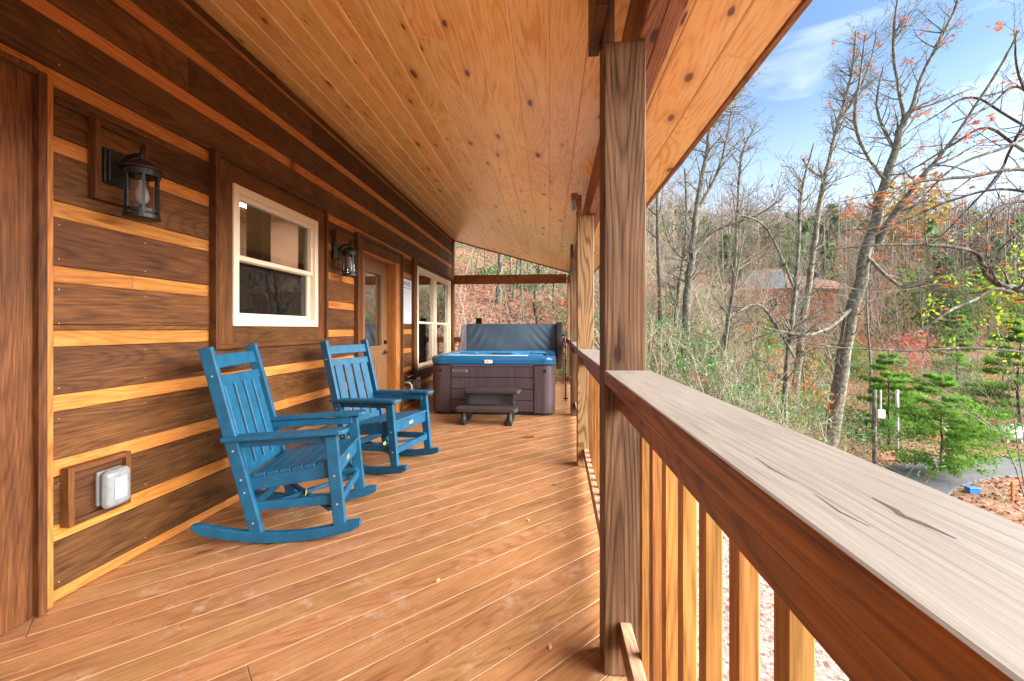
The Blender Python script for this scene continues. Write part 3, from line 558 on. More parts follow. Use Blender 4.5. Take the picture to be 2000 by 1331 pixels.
# ------------------------------------------------------------------ rocking chairs
def make_chair():
    t = thing('rocking_chair', (0, 0, 0), None, 'rocking chair', 'blue rocking chairs'); B = M_['blue']
    Wd = .27
    def rock(y): return .0+ (y+.03)**2*.34      # underside of the rocker
    ym = lambda z: -.19-.26*(z-.06)/1.02        # rear leg centre line
    yf = lambda z: .25-.05*(z-.06)/.53
    for s in (-1, 1):
        b = MB(); x0, x1 = s*Wd-.019, s*Wd+.019; n = 18; bot = []; top = []
        for i in range(n+1):
            y = -.52+.88*i/n; z = rock(y)+.002; th = .058
            if i == n: z += .012; th = .036
            if i == 0: z += .018; th = .024
            bot.append((y, z)); top.append((y, z+th))
        vs = [(x0, *p) for p in bot]+[(x1, *p) for p in bot]+[(x1, *p) for p in top]+[(x0, *p) for p in top]; k = n+1; fs = []
        for i in range(n):
            fs += [(i, i+1, k+i+1, k+i), (k+i, k+i+1, 2*k+i+1, 2*k+i), (2*k+i, 2*k+i+1, 3*k+i+1, 3*k+i), (3*k+i, 3*k+i+1, i+1, i)]
        fs += [(0, k, 2*k, 3*k), (n, 3*k+n, 2*k+n, k+n)]
        b.add(vs, fs); b.build('rocker', B, t, bevel=.004, local=True, seg=2)
        b = MB(); b.bar((s*Wd, ym(.055), .055), (s*Wd, ym(1.085), 1.085), .036, .068, up=(0, 1, 0)); b.build('rear_post', B, t, bevel=.007, local=True, seg=2)
        b = MB(); b.bar((s*Wd, yf(.06), .07), (s*Wd, yf(.585), .585), .036, .068, up=(0, 1, 0)); b.build('front_leg', B, t, bevel=.006, local=True, seg=2)
        # arm with rounded front
        b = MB(); poly = [(s*Wd-.045, -.36), (s*Wd+.045, -.36)]
        for q in range(7): a = math.pi*q/6; poly.append((s*Wd+.058*math.cos(a), .255+.040*math.sin(a)))
        Ta = Matrix.Translation((0, 0, .588)) @ Matrix.Rotation(R(2.2), 4, 'X'); b.prism(poly, 0, .024, 0, Ta); b.build('armrest', B, t, bevel=.005, local=True, seg=2)
        b = MB(); b.bar((s*(Wd-.028), ym(.55)+.0, .55), (s*(Wd-.028), yf(.56), .565), .02, .045); b.build('arm_rail', B, t, bevel=.003, local=True)
        b = MB(); b.bar((s*(Wd-.029), ym(.355), .325), (s*(Wd-.029), yf(.39), .385), .020, .085); b.build('seat_rail', B, t, bevel=.003, local=True)
        b = MB(); b.bar((s*(Wd-.029), ym(.20), .195), (s*(Wd-.029), yf(.22), .215), .020, .052); b.build('side_stretcher', B, t, bevel=.003, local=True)
        for (yy, zz) in ((ym(.93), .93), (ym(.52), .52), (ym(.36), .36), (ym(.29), .29), (ym(.12), .12), (yf(.36), .36), (yf(.20), .20)):
            b = MB(); b.tube([(s*(Wd+.016), yy, zz), (s*(Wd+.021), yy, zz)], [.0065, .005], 8); b.build('bolt_head', M_['screw'], t, local=True)
    b = MB(); b.bar((-Wd+.018, yf(.385)+.0, .385), (Wd-.018, yf(.385), .385), .022, .088); ap = b.build('front_apron', B, t, bevel=.004, local=True)
    b = MB(); b.bar((-.03, yf(.385)+.0125, .385), (.03, yf(.385)+.0125, .385), .003, .026); b.build('maker_plate', M_['gold'], ap, bevel=.001, local=True)
    b = MB(); b.bar((-Wd+.018, yf(.20), .20), (Wd-.018, yf(.20), .20), .022, .05); b.build('front_stretcher', B, t, bevel=.003, local=True)
    b = MB(); b.bar((-Wd+.018, ym(.20), .20), (Wd-.018, ym(.20), .20), .022, .05); b.build('rear_stretcher', B, t, bevel=.003, local=True)
    b = MB(); b.bar((-Wd+.04, ym(.2)+.03, .165), (Wd-.04, yf(.2)-.05, .155), .03, .022); br = b.build('cross_brace', B, t, bevel=.003, local=True)
    b = MB(); b.bar((.02, -.01, .19), (.07, .0, .19), .002, .03); b.build('yellow_tag', M_['yellow'], br, local=True)
    b = MB(); b.bar((Wd-.04, ym(.2)+.03, .190), (-Wd+.04, yf(.2)-.05, .178), .03, .022); b.build('cross_brace', B, t, bevel=.003, local=True)
    n = 7; ya, yb = ym(.36)+.05, yf(.43)+.03
    for i in range(n):
        y = ya+(yb-ya)*(i+.5)/n; z = .372+.066*(i+.5)/n; hw = (yb-ya)/n/2-.003
        wx = Wd-.0195 if y > yf(.43)-.085 or y < ya+.03 else Wd-.008
        b = MB(); b.box(-wx, wx, -hw, hw, -.010, .010, 0, Matrix.Translation((0, y, z)) @ Matrix.Rotation(R(9), 4, 'X')); b.build('seat_slat', B, t, bevel=.003, local=True)
    def rail(z, h, nm):
        b = MB(); b.bar((-Wd+.018, ym(z), z), (Wd-.018, ym(z), z), .026, h, up=(0, -.25, 1)); b.build(nm, B, t, bevel=.004, local=True)
    rail(1.005, .078, 'top_slat'); rail(.895, .060, 'back_rail'); rail(.385, .06, 'back_rail')
    for i in range(4):
        x = -.173+.1153*i
        b = MB(); b.bar((x, ym(.40)+.006, .40), (x, ym(.87)+.006, .872), .088, .018, up=(0, 1, .25)); b.build('back_slat', B, t, bevel=.003, local=True)
    return t
c1 = make_chair(); c1['label'] = 'blue slatted rocking chair nearest the camera, under the small window'
c1.location = (-1.49, 2.57, .002); c1.rotation_euler.z = R(-90+13)
c2 = copy_tree(c1); c2['label'] = 'blue slatted rocking chair farther along the wall, in front of the door'
c2.location = (-1.42, 3.70, .002); c2.rotation_euler.z = R(-90-13)

# ------------------------------------------------------------------ wall lanterns
def make_lantern():
    t = thing('wall_lantern', (XW+.024, 1.93, 1.87), 'black caged wall lantern nearest the camera, above the outlet cover', 'lantern', 'black wall lanterns'); K = M_['black']
    ax, ay = XW+.165, 1.935
    b = MB(); b.box(XW+.023, XW+.040, 1.872, 1.998, 1.885, 2.055); b.box(XW+.041, XW+.050, 1.885, 1.985, 1.897, 2.043); b.build('wall_plate', K, t, bevel=.004)
    b = MB(); b.tube([(XW+.05, ay, 1.985), (XW+.10, ay, 2.03), (XW+.15, ay, 2.035), (ax, ay, 2.01)], [.012, .011, .010, .010], 10)
    b.tube([(ax, ay, 1.99), (ax, ay, 2.065)], [.012, .007], 10); b.build('arm', K, t, smooth=True)
    b = MB(); b.lathe([(.014, .292), (.03, .284), (.055, .272), (.082, .250), (.088, .243), (.088, .236), (.072, .236), (.072, .208), (.066, .208), (.066, .234), (.01, .24)], (ax, ay, 1.72), 28); b.build('cap', K, t, bevel=.001)
    b = MB()
    for k in range(14):
        a = 2*math.pi*k/14; b.tube([(ax+.071*math.cos(a), ay+.071*math.sin(a), 1.943), (ax+.0745*math.cos(a), ay+.0745*math.sin(a), 1.943)], [.006, .006], 8)
    b.build('rivets', M_['rubber'], t)
    b = MB(); b.lathe([(.061, .04), (.061, .21)], (ax, ay, 1.72), 28, closed=False); b.build('glass_cylinder', M_['lampglass'], t, smooth=True)
    b = MB(); b.lathe([(.066, .034), (.070, .034), (.070, .048), (.066, .048), (.066, .034)], (ax, ay, 1.72), 28, closed=False); b.lathe([(.0, .0), (.05, .0), (.074, .004), (.074, .022), (.064, .026), (.0, .026)], (ax, ay, 1.72), 28, closed=False); b.build('base_ring', K, t)
    for k in range(6):
        a = 2*math.pi*(k+.35)/6; x, y = ax+.067*math.cos(a), ay+.067*math.sin(a)
        b = MB(); b.box(-.0035, .0035, -.006, .006, 1.724, 1.935, 0, Matrix.Translation((x, y, 0)) @ Matrix.Rotation(a, 4, 'Z')); b.build('cage_bar', K, t)
    b = MB(); b.lathe([(.014, .19), (.015, .165), (.027, .13), (.030, .11), (.026, .09), (.012, .075), (.0, .073)], (ax, ay, 1.72), 20, closed=False); b.build('bulb', simple('frosted_bulb', (.30, .29, .30), .3), t, smooth=True)
    return t
l1 = make_lantern(); l2 = copy_tree(l1); l2['label'] = 'black caged wall lantern between the window and the door'
l2.location.y += 2.19; l2.location.z -= .01
# outlet cover
t = thing('outlet_cover', (XW+.023, 1.905, .43), 'clear bubble outlet cover low on the wall near the camera', 'outlet cover')
b = MB(); b.box(XW+.023, XW+.04, 1.84, 1.955, .36, .52); b.build('back_plate', simple('grey_plate', (.25, .26, .27), .4), t, bevel=.006, seg=3)
b = MB(); b.box(XW+.0402, XW+.095, 1.835, 1.96, .345, .525); b.build('bubble_cover', simple('frosted_plastic', (.21, .23, .24), .2, coat=.6, noise=.15, nscale=25), t, bevel=.028, seg=4, smooth=True)
b = MB(); b.box(XW+.0955, XW+.099, 1.868, 1.925, .385, .485); b.build('cover_window', simple('clear_plastic', (.42, .48, .50), .12), t, bevel=.0015)
# spigot and socket, pipe
t = thing('garden_tap', (XW+.02, 6.22, .36), 'white and brass garden tap with green handle low beside the door', 'tap')
b = MB(); b.tube([(XW, 6.22, .40), (XW+.08, 6.22, .40), (XW+.11, 6.22, .36), (XW+.115, 6.20, .30)], [.014, .015, .014, .018], 10); b.build('spout', M_['white'], t, smooth=True)
b = MB(); b.lathe([(.004, 0), (.03, .005), (.03, .014), (.004, .02)], (XW+.085, 6.22, .425), 12); b.build('tap_handle', simple('green_knob', (.03, .22, .10), .4), t)
t = thing('outdoor_socket', (XW+.02, 6.68, .32), 'clear domed socket cover beside the tap, under the wide window', 'socket cover')
b = MB(); b.box(XW, XW+.03, 6.60, 6.76, .24, .42); b.build('back_plate', M_['white'], t, bevel=.005)
b = MB(); b.box(XW+.0305, XW+.09, 6.60, 6.75, .235, .425); b.build('bubble_cover', simple('frosted_plastic_b', (.6, .64, .66), .2, coat=.6), t, bevel=.025, seg=3, smooth=True)
b = MB(); b.tube([(XW+.022, 6.76, .36), (XW+.022, 9.2, .35)], [.013, .013], 8); b.tube([(XW+.022, 6.3, .47), (XW+.022, 6.62, .475)], [.010, .010], 8)
tag(b.build('conduit_pipe', simple('tan_conduit', (.42, .34, .25), .5), smooth=True), 'thin tan conduit pipe running under the wide window', 'pipe')
# rules sign
t = thing('rules_sign', (XW+.005, 6.30, 1.27), 'white printed rules sign on the boards between door and wide window', 'sign')
b = MB(); b.box(XW+.001, XW+.008, 6.07, 6.52, 1.27, 1.93); b.build('sign_board', simple('sign_white', (.62, .64, .70), .35), t)
b = MB(); b.box(XW+.0085, XW+.0095, 6.085, 6.505, 1.795, 1.805, 0)
for (z, ww) in [(1.77-.026*k, (.36, .33, .38, .27, .35)[k % 5]) for k in range(17)]: b.box(XW+.0085, XW+.0092, 6.10, 6.10+ww, z-.007, z, 1)
b.build('printed_lines', [simple('navy_ink', (.03, .05, .16), .5), simple('grey_ink', (.36, .38, .44), .5)], t)
fc = bpy.data.curves.new('sign_text', 'FONT'); fc.body = 'SPA RULES'; fc.size = .092; fc.extrude = .0006; fc.align_x = 'CENTER'
fo = bpy.data.objects.new('tmp', fc); COL.objects.link(fo); dg = bpy.context.evaluated_depsgraph_get(); me = bpy.data.meshes.new_from_object(fo.evaluated_get(dg)); bpy.data.objects.remove(fo)
me.materials.clear(); me.materials.append(simple('navy_letters', (.03, .05, .16), .5))
me.transform(Matrix.Translation((XW+.0095, 6.295, 1.83)) @ Euler((R(90), 0, R(90))).to_matrix().to_4x4() @ Matrix.Scale(.80, 4, (1, 0, 0)))
o = bpy.data.objects.new('lettering', me); COL.objects.link(o); o.parent = t; o.location = -t.location

# ------------------------------------------------------------------ hot tub
TX0, TX1, TY0, TY1 = -1.67, .075, 5.93, 7.62
tub = thing('hot_tub', ((TX0+TX1)/2, (TY0+TY1)/2, 0), 'plum panelled hot tub with blue rim, at the far end of the deck', 'hot tub')
def rrect(x0, x1, y0, y1, r, n=8):
    pts = []
    for cx, cy, a0 in ((x1-r, y0+r, -90), (x1-r, y1-r, 0), (x0+r, y1-r, 90), (x0+r, y0+r, 180)):
        for i in range(n+1): a = R(a0+90*i/n); pts.append((cx+r*math.cos(a), cy+r*math.sin(a)))
    return pts
def loft(b, rings, mi=0, cap0=False, cap1=False):
    n = len(rings[0][0]); vs = []; 
    for poly, z in rings: vs += [(x, y, z) for x, y in poly]
    fs = [(i*n+j, i*n+(j+1) % n, (i+1)*n+(j+1) % n, (i+1)*n+j) for i in range(len(rings)-1) for j in range(n)]
    if cap0: fs.append(tuple(range(n-1, -1, -1)))
    if cap1: fs.append(tuple((len(rings)-1)*n+j for j in range(n)))
    b.add(vs, fs, mi)
b = MB(); loft(b, [(rrect(TX0+.05, TX1-.05, TY0+.05, TY1-.05, .15), .005), (rrect(TX0+.05, TX1-.05, TY0+.05, TY1-.05, .15), .05)], cap0=True); b.build('base', M_['rubber'], tub)
b = MB(); loft(b, [(rrect(TX0+.035, TX1-.035, TY0+.035, TY1-.035, .17), .04), (rrect(TX0+.035, TX1-.035, TY0+.035, TY1-.035, .17), .69)]); b.build('cabinet', M_['rubber'], tub, smooth=False)
# corner panels
for (cx, cy, a0) in ((TX0+.17, TY0+.17, 180), (TX1-.17, TY0+.17, 270), (TX1-.17, TY1-.17, 0), (TX0+.17, TY1-.17, 90)):
    b = MB(); pts = []
    for i in range(11): a = R(a0+90*i/10); pts.append((cx+.17*math.cos(a), cy+.17*math.sin(a)))
    e0 = Vector((math.cos(R(a0-90)), math.sin(R(a0-90)))); e1 = Vector((math.cos(R(a0+180)), math.sin(R(a0+180))))
    p0 = (pts[0][0]+e0.x*.12, pts[0][1]+e0.y*.12); p1 = (pts[-1][0]+e1.x*.12, pts[-1][1]+e1.y*.12)
    outer = [p0]+pts+[p1]; inner = [(x+(cx-x)*.1, y+(cy-y)*.1) for x, y in outer]; b.prism(outer+inner[::-1], .035, .685); b.build('corner_panel', M_['tubp'], tub, bevel=.003)
for k in range(4):
    z0, z1 = .05+.157*k, .05+.157*k+.150
    b = MB(); b.box(TX0+.295, TX1-.295, TY0+.010, TY0+.034, z0, z1); b.build('front_board', M_['tubp'], tub, bevel=.005)
b = MB(); b.box(TX0+.295, TX1-.295, TY0+.004, TY0+.02, .678, .694); b.build('top_strip', simple('violet_strip', (.12, .08, .16), .4), tub)
for k in range(4):
    z0, z1 = .05+.157*k, .05+.157*k+.150
    for (xa, xb) in ((TX0+.010, TX0+.034), (TX1-.034, TX1-.010)):
        b = MB(); b.box(xa, xb, TY0+.295, TY1-.295, z0, z1); b.build('side_board', M_['tubp'], tub, bevel=.005)
b = MB()
prof = [(.02, .690), (.0, .700), (-.012, .725), (-.006, .738), (-.014, .748), (-.010, .785), (.008, .806), (.03, .815), (.10, .818), (.125, .806)]
loft(b, [(rrect(TX0+d, TX1-d, TY0+d, TY1-d, max(.17-d*.5, .05), 10), z) for d, z in prof]); b.build('rim', M_['lip'], tub, smooth=True)
b = MB(); loft(b, [(rrect(TX0+d, TX1-d, TY0+d, TY1-d, .12, 10), z) for d, z in [(.125, .806), (.15, .74), (.24, .70), (.26, .45), (.45, .42), (.47, .2)]], cap1=True); b.build('shell', M_['inner'], tub, smooth=True)
for (x, y, sx, sy) in ((-1.38, 7.36, .14, .05), (-.80, 7.42, .18, .05), (-.2, 7.36, .14, .05), (-1.45, 6.7, .05, .16), (-.15, 6.6, .05, .16)):
    b = MB(); b.box(x-sx, x+sx, y-sy, y+sy, .77, .80); b.build('headrest', M_['inner'], tub, bevel=.02, seg=3, smooth=True)
m, tt, bb = newmat('tub_water'); bb.inputs['Base Color'].default_value = (.02, .22, .38, 1); bb.inputs['Roughness'].default_value = .05
nn_ = tt.nodes.new('ShaderNodeTexNoise'); nn_.inputs['Scale'].default_value = 6; bp = tt.nodes.new('ShaderNodeBump'); bp.inputs['Strength'].default_value = .2; tt.links.new(nn_.outputs[0], bp.inputs['Height']); tt.links.new(bp.outputs[0], bb.inputs['Normal'])
b = MB(); b.prism(rrect(TX0+.2, TX1-.2, TY0+.2, TY1-.2, .1), .715, .72); b.build('water', m, tub)
b = MB(); b.box(-1.42, -.30, TY0+.045, TY0+.11, .817, .826); b.build('control_panel', M_['white'], tub, bevel=.004).scale = (1, 1, 1)
b = MB(); b.box(-.90, -.79, TY0-.020, TY0-.008, .714, .765); bd = b.build('badge', simple('badge_silver', (.75, .72, .66), .3), tub, bevel=.003)
b = MB(); b.box(-.865, -.845, TY0-.022, TY0-.0205, .73, .75); b.build('badge_mark', simple('badge_orange', (.6, .25, .1), .4), bd)
b = MB(); b.box(-1.35, -1.14, TY0+.003, TY0+.0095, .592, .622); b.box(-1.33, -1.16, TY0-.002, TY0+.0025, .600, .614, 1); b.build('name_plate', [simple('plate_silver', (.45, .42, .42), .3, metal=.5), M_['black']], tub, bevel=.001)
for x in (-1.525, -.07):
    b = MB(); b.tube([(x, TY0-.002 if x > -.5 else TY0+.0, .615), (x, TY0+.012, .615)], [.024, .024], 14); b.build('corner_light', M_['black'], tub)

# folded cover and lifter
t = thing('tub_cover', (-.68, 7.80, .6), 'slate blue folded vinyl cover standing upright behind the hot tub', 'tub cover')
b = MB(); nx, nz = 90, 24; x0, x1 = -1.50, .115; vs = []
for i in range(nx+1):
    for j in range(nz+1):
        u, v = i/nx, j/nz; x = x0+(x1-x0)*u; z = .60+.685*v
        y = 7.70+.05*v-.01*math.sin(u*math.pi)-.0065*math.sin(40*abs(u-.5)+22*v*(.6+abs(u-.5))+2.2*math.sin(5*u+3*v))*(.6+.4*math.sin(17*u))*min(1, abs(u*2-1)*1.3)*(.25+math.sin(v*math.pi))-.004*math.sin(13*u+9*v)
        vs.append((x, y, z))
fs = [(i*(nz+1)+j, (i+1)*(nz+1)+j, (i+1)*(nz+1)+j+1, i*(nz+1)+j+1) for i in range(nx) for j in range(nz)]; b.add(vs, fs)
b.box(x0, x1, 7.775, 7.86, .601, 1.282)
b.build('inner_face', M_['cover'], t, smooth=True)
b = MB(); b.hexa([(.117, 7.42, .50), (.20, 7.46, .50), (.235, 7.95, .62), (.117, 7.92, .62), (.117, 7.66, 1.31), (.215, 7.68, 1.31), (.235, 7.95, 1.30), (.117, 7.92, 1.30)]); b.build('right_flap', M_['coverdark'], t, bevel=.012, seg=2)
b = MB(); b.hexa([(-1.60, 7.62, .70), (-1.502, 7.66, .70), (-1.502, 7.90, .70), (-1.60, 7.88, .70), (-1.585, 7.64, 1.24), (-1.502, 7.70, 1.27), (-1.502, 7.90, 1.27), (-1.585, 7.86, 1.22)]); b.build('left_flap', M_['plum'], t, bevel=.015, seg=2)
b = MB(); b.box(-1.502, .117, 7.865, 7.96, .60, 1.27); b.build('outer_half', M_['coverdark'], t, bevel=.01)
t = thing('cover_lifter', (.26, 7.25, 0), 'thin black cover lifter rod with claw foot at the right of the hot tub', 'cover lifter')
b = MB(); b.tube([(.262, 7.25, .04), (.258, 7.25, .80), (.252, 7.28, 1.03), (.235, 7.34, 1.10), (.20, 7.45, 1.07)], [.011]*5, 8); b.build('rod', M_['black'], t, smooth=True)
b = MB(); b.bar((.22, 7.25, .035), (.305, 7.25, .035), .02, .02); b.bar((.262, 7.20, .015), (.262, 7.30, .015), .02, .022); b.box(.25, .275, 7.235, 7.265, .04, .09); b.build('foot', M_['black'], t, bevel=.002)

# steps
t = thing('tub_steps', (-.78, 5.55, 0), 'two tread brown steps with black legs in front of the hot tub', 'steps')
def tread(x0, x1, y0, y1, z):
    b = MB(); b.prism(rrect(x0, x1, y0, y1, .05, 5), z-.045, z); b.build('tread', M_['tread'], t, bevel=.008, seg=2)
tread(-1.185, -.40, 5.30, 5.54, .20); tread(-1.13, -.385, 5.56, 5.84, .395)
for x in (-1.08, -.50):
    b = MB(); b.box(x-.035, x+.035, 5.34, 5.80, .004, .035); b.tube([(x, 5.34, .02), (x, 5.36, .155)], [.045, .022], 12); b.tube([(x, 5.27, .018), (x, 5.36, .03)], [.04, .045], 12)
    b.tube([(x, 5.50, .02), (x, 5.50, .155)], [.025, .022], 10); b.box(x-.03, x+.03, 5.62, 5.66, .03, .35); b.box(x-.03, x+.03, 5.76, 5.80, .03, .35)
    b.build('leg', M_['rubber'], t, bevel=.003)
b = MB(); b.box(-1.08, -.46, 5.70, 5.715, .19, .345); b.build('riser', simple('grey_riser', (.09, .08, .09), .5), t)

# small things on the deck
def leafshape(b, c, r, rz, mi=0, curl=.3, lobes=5):
    pts = [];n = lobes*2
    for i in range(n):
        a = 2*math.pi*i/n+rz; q = r*(1 if i % 2 == 0 else .45); pts.append((c[0]+q*math.cos(a), c[1]+q*math.sin(a), c[2]+curl*q*(.4 if i % 2 == 0 else .1)))
    b.add([c]+pts, [(0, 1+i, 1+(i+1) % n) for i in range(n)], mi)
p = P(1030, 855, 845*1.19/212); b = MB(); leafshape(b, (p.x, p.y, .006), .07, .4); leafshape(b, (p.x+.05, p.y+.01, .008), .05, 1.4)
tag(b.build('fallen_leaf', M_['brownleaf']), 'curled brown leaf lying on the deck before the steps', 'leaf')
for (px, v, lab) in ((1075, 1267, 'pale wood chip by the foot of the nearest post'), (1032, 1018, 'pale wood chip in the middle of the deck'), (855, 1136, 'pale wood chip left of centre on the deck')):
    p = P(px, v, 1005.5/(v-643)); b = MB(); b.box(-.011, .011, -.005, .005, 0, .007, 0, Matrix.Translation((p.x, p.y, .003)) @ Matrix.Rotation(rnd.uniform(0, 3), 4, 'Z')); tag(b.build('wood_chip', M_['palewood']), lab, 'wood chip', 'wood chips on the deck')
# split on the cap board
def cap_pt(px, v): return P(px, v, -(EYE-Z0)*F/(643-v))
for nm, pts, wdt, lab in (('wood_split', [(1703, 972), (1748, 996), (1762, 1008), (1800, 1022), (1868, 1053)], .0024, None), ('wood_crack', [(1475, 893), (1505, 915), (1550, 940)], .0012, None), ('wood_crack', [(1590, 965), (1640, 1000), (1700, 1030)], .0010, None)):
    b = MB(); q = [cap_pt(*a) for a in pts]
    for i in range(len(q)): q[i].z = Z0+.0002
    rr = [wdt*.2]+[wdt]*(len(q)-2)+[wdt*.2]
    for i in range(len(q)-1):
        d = (q[i+1]-q[i]).normalized(); s_ = Vector((d.y, -d.x, 0))
        b.add([q[i]-s_*rr[i], q[i]+s_*rr[i], q[i+1]+s_*rr[i+1], q[i+1]-s_*rr[i+1]], [(0, 1, 2, 3)])
    rl = [k for k in bpy.data.objects if k.name == 'railing'][0]
    b.build(nm, simple(nm+'_dark', (.045, .016, .010) if wdt > .002 else (.04, .03, .025), .7), [c for c in bpy.data.objects if c.name == 'cap_rail'][0])

# ------------------------------------------------------------------ terrain
CP = [(3.4,5.3,-2.9),(2,0,-3.0),(6,-5,-3.5),(-1,12.5,-.35),(-6,14,.8),(2.5,11,-1.3),(7,14.7,-1.6),(14.4,16.1,-4.15),(17.6,17.9,-4.1),(10.6,13.4,-4.2),(12,10,-4.3),(20,8,-4.6),(10,8,-3.7),(15.9,21.4,-3.7),
      (25.6,37,-1.2),(25.8,47.4,.9),(-1.7,20,2.6),(-3,35,9.5),(-5,60,19),(4.8,18.4,.5),(12,46.5,4.6),(30,113,17),(93,159,29),(175,186,36),(-30,100,36),(60,20,-3),(110,70,6),
      (0,-30,-4),(-30,-20,0),(-20,10,1.5),(45,60,6),(60,95,12),(120,120,20),(-60,40,12),(80,-30,-5),(18,30,-2.6),(10,30,.6),(-3,5,-2.2),(7,22,-.9),(200,60,12),(150,0,5)]
CP = np.array(CP, float)
def U(r2): return r2*np.log(r2+1e-9)*.5
def tps_fit(cp, lam=1.5):
    n = len(cp); d2 = ((cp[:, None, :2]-cp[None, :, :2])**2).sum(-1); K = U(d2)+lam*np.eye(n); Pm = np.c_[np.ones(n), cp[:, :2]]
    A = np.zeros((n+3, n+3)); A[:n, :n] = K; A[:n, n:] = Pm; A[n:, :n] = Pm.T; return np.linalg.solve(A, np.r_[cp[:, 2], 0, 0, 0])
CO = tps_fit(CP)
def ground(x, y):
    x = np.asarray(x, float); y = np.asarray(y, float); sh = x.shape; x = x.ravel(); y = y.ravel()
    d2 = (x[:, None]-CP[None, :, 0])**2+(y[:, None]-CP[None, :, 1])**2
    z = U(d2) @ CO[:-3]+CO[-3]+CO[-2]*x+CO[-1]*y
    z = np.clip(z, -7, 62); r = np.hypot(x, y); k = np.clip((r-260)/300, 0, 1); z = z*(1-k)+15*k
    near = np.exp(-((x+3)**2+(y-4)**2)/90.0)*0
    bump = .05*np.sin(x*.9+np.cos(y*.7)*2)*np.cos(y*.8+1)+.35*np.sin(x*.13+2)*np.cos(y*.17)*np.clip((r-30)/20, 0, 1)
    z = z+bump*np.clip(r/20, 0, 1)
    # keep the ground under the floor of the house
    inside = (x < 1.2) & (x > -7.5) & (y < 10.2) & (y > -4); z = np.where(inside, np.minimum(z, -.9), z)
    return z.reshape(sh)
ctr = [(6.5, -25), (7, -8), (7.5, 2), (8.8, 9.0), (10.5, 13.7), (12.9, 16.3), (17.4, 18.2), (24, 19.2), (34, 18), (52, 10)]
def catmull(pts, k=14):
    pts = [Vector(p) for p in pts]; out = []
    for i in range(len(pts)-1):
        p0, p1, p2, p3 = pts[max(i-1, 0)], pts[i], pts[i+1], pts[min(i+2, len(pts)-1)]
        for j in range(k):
            t = j/k; out.append(.5*((2*p1)+(-p0+p2)*t+(2*p0-5*p1+4*p2-p3)*t*t+(-p0+3*p1-3*p2+p3)*t**3))
    return out+[pts[-1]]
cl = catmull([(x, y, 0) for x, y in ctr]); CLX = np.array([p.x for p in cl]); CLY = np.array([p.y for p in cl]); raw_ground = ground
CLZ = raw_ground(CLX, CLY); CLZ = np.convolve(np.pad(CLZ, 8, 'edge'), np.ones(17)/17, 'valid')
def ground(x, y):
    x = np.asarray(x, float); y = np.asarray(y, float); z = raw_ground(x, y); sh = x.shape; xx = x.ravel(); yy = y.ravel(); zz = z.ravel().copy()
    sel = np.where((xx > -5) & (xx < 62) & (yy > -35) & (yy < 32))[0]
    d2 = (xx[sel][:, None]-CLX[None])**2+(yy[sel][:, None]-CLY[None])**2; j = d2.argmin(1); d = np.sqrt(d2[np.arange(len(sel)), j])
    k = np.clip((d-1.5)/3.0, 0, 1); k = k*k*(3-2*k); zz[sel] = CLZ[j]*(1-k)+zz[sel]*k
    return zz.reshape(sh)
def gz(x, y): return float(ground([x], [y])[0])
t_ = np.linspace(-1, 1, 250); ax_ = np.sinh(t_*5.2)/np.sinh(5.2)*1500
gx, gy = np.meshgrid(ax_+8, ax_+16); gzv = ground(gx, gy)
n = len(ax_); verts = np.c_[gx.ravel(), gy.ravel(), gzv.ravel()]
idx = np.arange(n*n).reshape(n, n); faces = np.stack([idx[:-1, :-1], idx[:-1, 1:], idx[1:, 1:], idx[1:, :-1]], -1).reshape(-1, 4)
me = bpy.data.meshes.new('ground'); me.from_pydata(verts.tolist(), [], faces.tolist()); me.polygons.foreach_set('use_smooth', [True]*len(me.polygons))
